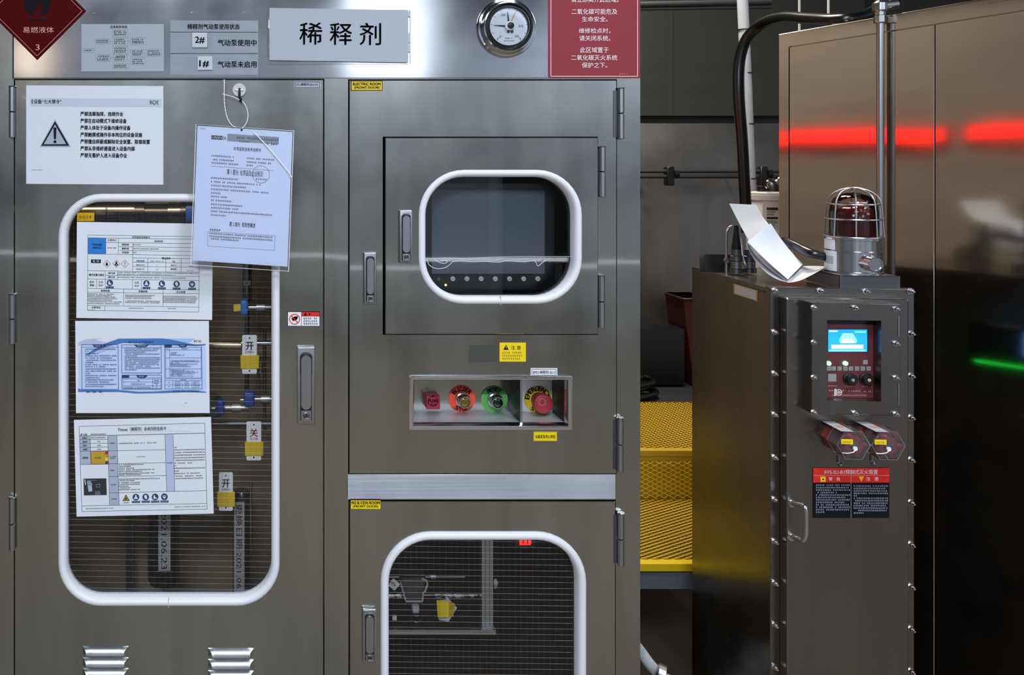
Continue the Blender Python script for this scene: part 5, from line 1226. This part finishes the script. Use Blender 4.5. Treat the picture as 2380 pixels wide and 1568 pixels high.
# ------------------------------------------------------------------ hose, conduit and wires in the gap
hp = [(1737, 540, .95), (1731, 440, .95), (1725, 330, .95), (1717, 220, .95), (1719, 140, .95), (1737, 88, .93), (1772, 55, .87), (1820, 40, .76), (1880, 43, .62), (1950, 46, .48), (2005, 38, .47), (2050, 16, .47), (2090, -12, .46), (2150, -60, .45)]
b = B('rubber'); b.tube(catmull([P(*p) for p in hp], 8), .0172, 'rubber', 16); setp(link('black_hose', b), label='thick glossy black hose arching from the gap over the far right enclosure', cat='hose')
root = empty('grey_conduit', P(1745, 520, 1.25), label='slim pale grey conduit running up behind the thick black hose', cat='conduit')
b = B('conduit_grey'); cpt = [P(1749, 620, 1.25), P(1744, 430, 1.25), P(1735, 200, 1.25), P(1726, 0, 1.25), P(1722, -90, 1.25)]; b.tube(cpt, .0185, 'conduit_grey', 16); link('pipe', b, root)
for px, py2 in ((1727.5, 69), (1736, 170), (1740, 288), (1745, 415)):
    b = B('black'); p = P(px, py2, 1.25); b.lathe(p, (0, 0, 1), [(.0196, -.002), (.0196, .002)], 'black', 18); link('cable_tie', b, root)
for px, lab in ((1858, 'left of two thin pale rods hanging above the black hose'), (1925.5, 'right of two thin pale rods hanging above the black hose')):
    b = B('offwhite'); a = P(px, 72 if px < 1900 else 60, .85); b.cyl(a, Vector((a.x, a.y, 2.9)), .0035, 'offwhite', 10); setp(link('hanging_rod', b), label=lab, cat='rod', group='thin rods above the hose')
# background steel cabinet, rails and drum
b = B('steel_dark'); a, c = P(1470, 286, 2.0), P(1830, 620, 2.0)
bg = empty('background_cabinet', (1.9, 2.2, 0), label='dull steel cabinet at the back of the gap between the two cabinets', cat='cabinet')
b.box(a.x-.2, c.x+.25, 2.0, 2.45, .05, a.z, 'steel_matte', .004); b.box(a.x-.18, c.x+.23, 2.02, 2.4, 0, .06, 'dark_grey'); link('body', b, bg)
b = B('wall_dark'); a = P(1480, 285, 2.35); a.z += .34
b.box(a.x-.3, a.x+.22, 2.43, 2.48, a.z-.3, 2.75, 'wall_dark'); b.box(a.x+.225, a.x+1.2, 2.44, 2.48, a.z-.3, 2.75, 'wall_dark'); setp(link('dark_panel', b), label='dark greenish wall panel high at the back of the gap', cat='panel')
root = empty('pipe_rail', P(1600, 402, 1.7), label='pair of thin dark horizontal rails clamped at the back of the gap', cat='rail')
for py2 in (398, 410):
    b = B('dark_grey'); b.cyl(P(1440, py2, 1.7), P(1880, py2, 1.7), .0085, 'dark_grey', 12); link('rail', b, root)
for px in (1555, 1772):
    b = B('black'); a, c = P(px-8, 387, 1.7), P(px+9, 431, 1.7); b.box(a.x, c.x, 1.685, 1.72, c.z, a.z, 'black', .003, 1); b.cyl(((a.x+c.x)/2, 1.71, (a.z+c.z)/2), ((a.x+c.x)/2, 2.0, (a.z+c.z)/2), .006, 'black', 10); a = P(px+10, 404, 1.69); b.lathe(a, (1, 0, 0), [(.016, 0), (.016, .02), (.008, .022)], 'black', 12); link('clamp', b, root)
b = B('black'); a, c = P(1484, 440, 1.7), P(1495, 465, 1.7); b.box(a.x, c.x, 1.72, 1.98, c.z, a.z, 'black', .004, 1); setp(link('black_clip', b), label='small black bracket just right of the main cabinet edge, below the rails', cat='bracket')
b = B('dark_grey'); b.cyl(P(1440, 12, 1.6), P(1790, 5, 1.6), .013, 'dark_grey', 12); b.cyl(P(1440, 22, 1.6), P(1790, 17, 1.6), .006, 'dark_grey', 12); setp(link('overhead_pipe', b), label='dark horizontal pipe at the very top of the gap', cat='pipe')
dr = P(1778, 545, 1.1); root = empty('white_drum', dr, label='white drum with black lid fittings half hidden behind the enclosure edge', cat='drum')
k3 = (D+1.1)/D*S
b = B('jar_white'); b.lathe(P(1782, 640, 1.1), (0, 0, 1), [(38*k3, -P(1782, 640, 1.1).z + P(1560, 1044, .95).z + .004), (38*k3, 0), (38*k3, 175*k3), (36*k3, 178*k3), (37*k3, 180*k3), (37*k3, 192*k3), (30*k3, 195*k3)], 'jar_white', 36); link('body', b, root)
b = B('offwhite'); b.lathe(P(1782, 640, 1.1), (0, 0, 1), [(39.5*k3, 176*k3), (39.5*k3, 187*k3)], 'offwhite', 36); link('lid_band', b, root)
b = B('black'); b.lathe(P(1770, 447, 1.1), (0, 0, 1), [(9*k3, 0), (9*k3, 14*k3), (5*k3, 16*k3), (5*k3, 40*k3)], 'black', 16); b.lathe(P(1796, 447, 1.1), (0, 0, 1), [(14*k3, 0), (12*k3, 16*k3), (6*k3, 22*k3)], 'black', 16); b.tube(catmull([P(1784, 436, 1.06), P(1780, 428, 1.06), P(1788, 420, 1.06), P(1800, 424, 1.06), P(1812, 414, 1.06)], 6), .005, 'chrome', 8); link('cap_fittings', b, root)
b = B('paper_warm'); yb = 1.1 - 38.6*k3
cw = P(1782, 640, 1.1)
def onjar(px, py): 
    a = math.radians(-90 + (px-1782)*1.45); r = 38.6*k3
    return cw + Vector((r*math.cos(a), r*math.sin(a), (640-py)*k3))
def jlab(x0, y0, x1, y1, m, o=0): b.sheet([[onjar(x0+(x1-x0)*i/5, y)*1.0 + Vector((0, -o, 0)) for i in range(6)] for y in (y0, y1)], .0004, m)
jlab(1752, 466, 1794, 530, 'paper_warm')
for y0, y1, x1, m in ((480, 486, 1784, 'dark_red'), (489, 491, 1778, 'ink_grey'), (495, 497, 1775, 'ink_grey'), (502, 506, 1784, 'ink'), (510, 511.5, 1780, 'ink_grey'), (514, 515.5, 1784, 'ink_grey'), (519, 520.5, 1776, 'ink_grey')): jlab(1760, y0, x1, y1, m, .001)
link('drum_label', b, root)
# dark red holder, black box, coiled hose
b = B('dark_red'); yr = 1.74; SZ = P(1560, 1044, .95).z; a, c = P(1588, 692, yr), P(1650, 862, yr); c.z = SZ + .002
n0 = [(a.x, a.z), (c.x, a.z), (c.x, c.z), (a.x+.045, c.z)]
b.loft([[(x, yr, z) for x, z in n0], [(x, yr+.16, z) for x, z in n0]], 'dark_red', True, True); b.box(a.x-.004, c.x, yr-.006, yr+.16, a.z-.012, a.z, 'dark_red', .003, 1)
setp(link('red_bin', b), label='dark red bin in the gap behind the fire cabinet', cat='bin')
SZ = P(1560, 1044, .95).z; XL, XR = X(1488)+.010, 1.95
b = B('black'); yb = 1.74; a, c = P(1478, 764, yb), P(1592, 880, yb); b.box(X(1488)+.08, c.x, yb, yb+.2, SZ+.002, a.z, 'black', .006, 2); setp(link('black_case', b), label='black case standing in the gap beside the red bin', cat='case')
b = B('rubber'); cc = Vector((1.36, .93, SZ+.004))
for k, (rx, ry, zz) in enumerate(((.26, .11, .010), (.22, .095, .033), (.25, .105, .055), (.20, .085, .075))):
    b.tube([Vector((cc.x + rx*math.cos(2*PI*i/40), 1.60 + ry*math.sin(2*PI*i/40), SZ+zz+.006)) for i in range(40)], .012, 'rubber', 10, closed=True)
setp(link('coiled_hose', b), label='coil of black hose lying on the yellow step in the gap', cat='hose')
# yellow expanded-metal steps
def mesh_tread(x0, x1, y0, y1, z, b, riser=False):
    nx = max(2, round((x1-x0)/.030)); ny = max(2, round(abs(y1-y0)/.016)); a = (x1-x0)/nx; d = (y1-y0)/ny
    for i in range(nx+1):
        for j in range(2*ny+1):
            cx = x0 + a*(i + (.5 if j % 2 else 0)); cy = y0 + d*j/2
            if cx > x1 or cy > y1: continue
            o4 = [(-.5, 0), (0, -.5), (.5, 0), (0, .5)]; O = []; I = []
            for u, v in o4:
                h = .004 if v < 0 else (-.003 if v > 0 else 0)
                for lst, s2, dz in ((O, 1.0, h), (I, .60, h*1.3-.002)):
                    X_, Y_ = min(max(cx+u*a*s2, x0), x1), min(max(cy+v*d*s2, y0), y1)
                    lst.append((X_, Y_, z+dz) if not riser else (X_, riser-dz, z+(Y_-y0)))
            b.add(O+I, [(k, (k+1) % 4, 4+(k+1) % 4, 4+k) for k in range(4)], 'step_yellow')
st = empty('yellow_step', (1.1, .5, 0), label='yellow expanded-metal step platform visible in the gap', cat='step')
y2 = 1.96; yn = .95; SZ2 = P(1560, 1305, .50).z; y3 = .50; XR2 = 1.50
b = B('step_yellow'); b.box(XL, XR, yn, y2, SZ-.022, SZ-.008, 'dark_grey'); mesh_tread(XL, XR, yn+.01, 1.50, SZ, b); b.box(XL, XR, yn-.012, yn+.012, SZ-.02, SZ+.001, 'amber', .002, 1); link('tread', b, st)
b = B('step_yellow'); b.box(XL, XR2, y3, yn, SZ2-.024, SZ2-.010, 'dark_grey'); mesh_tread(XL, XR2, y3+.01, yn-.01, SZ2, b); b.box(XL, XR2, y3-.012, y3+.012, SZ2-.022, SZ2+.001, 'step_yellow', .002, 1); link('tread', b, st)
b = B('step_yellow'); b.box(XL, XR2, yn-.006, yn, SZ2-.01, SZ-.02, 'amber'); mesh_tread(XL, XR2, 0, SZ-.035-SZ2, SZ2, b, riser=yn-.012); link('riser', b, st)
b = B('dark_grey'); b.box(XL, XR2, y3, y3+.02, SZ2-.075, SZ2-.028, 'wall_mid')
link('front_beam', b, st)
for x0, y0, z1 in ((XL, y3+.02, SZ2-.03), (XR2-.03, y3+.02, SZ2-.03), (XL, 1.42, SZ-.022), (XR-.03, 1.42, SZ-.022)):
    b = B('dark_grey'); b.box(x0, x0+.03, y0, y0+.03, 0, z1, 'dark_grey'); link('leg', b, st)
b = B('zinc'); b.tube(catmull([P(1470, 1490, .35), P(1490, 1515, .35), P(1512, 1545, .34), P(1540, 1575, .34), P(1560, 1600, .34)], 6), .014, 'conduit_grey', 12); b.lathe(P(1525, 1560, .31), (.8, -.4, -.2), [(.012, 0), (.024, .004), (.024, .02), (.008, .022), (.008, .05)], 'zinc', 16)
setp(link('floor_pipe', b), label='pale angled pipe with a round coupling at the bottom of the gap', cat='pipe')
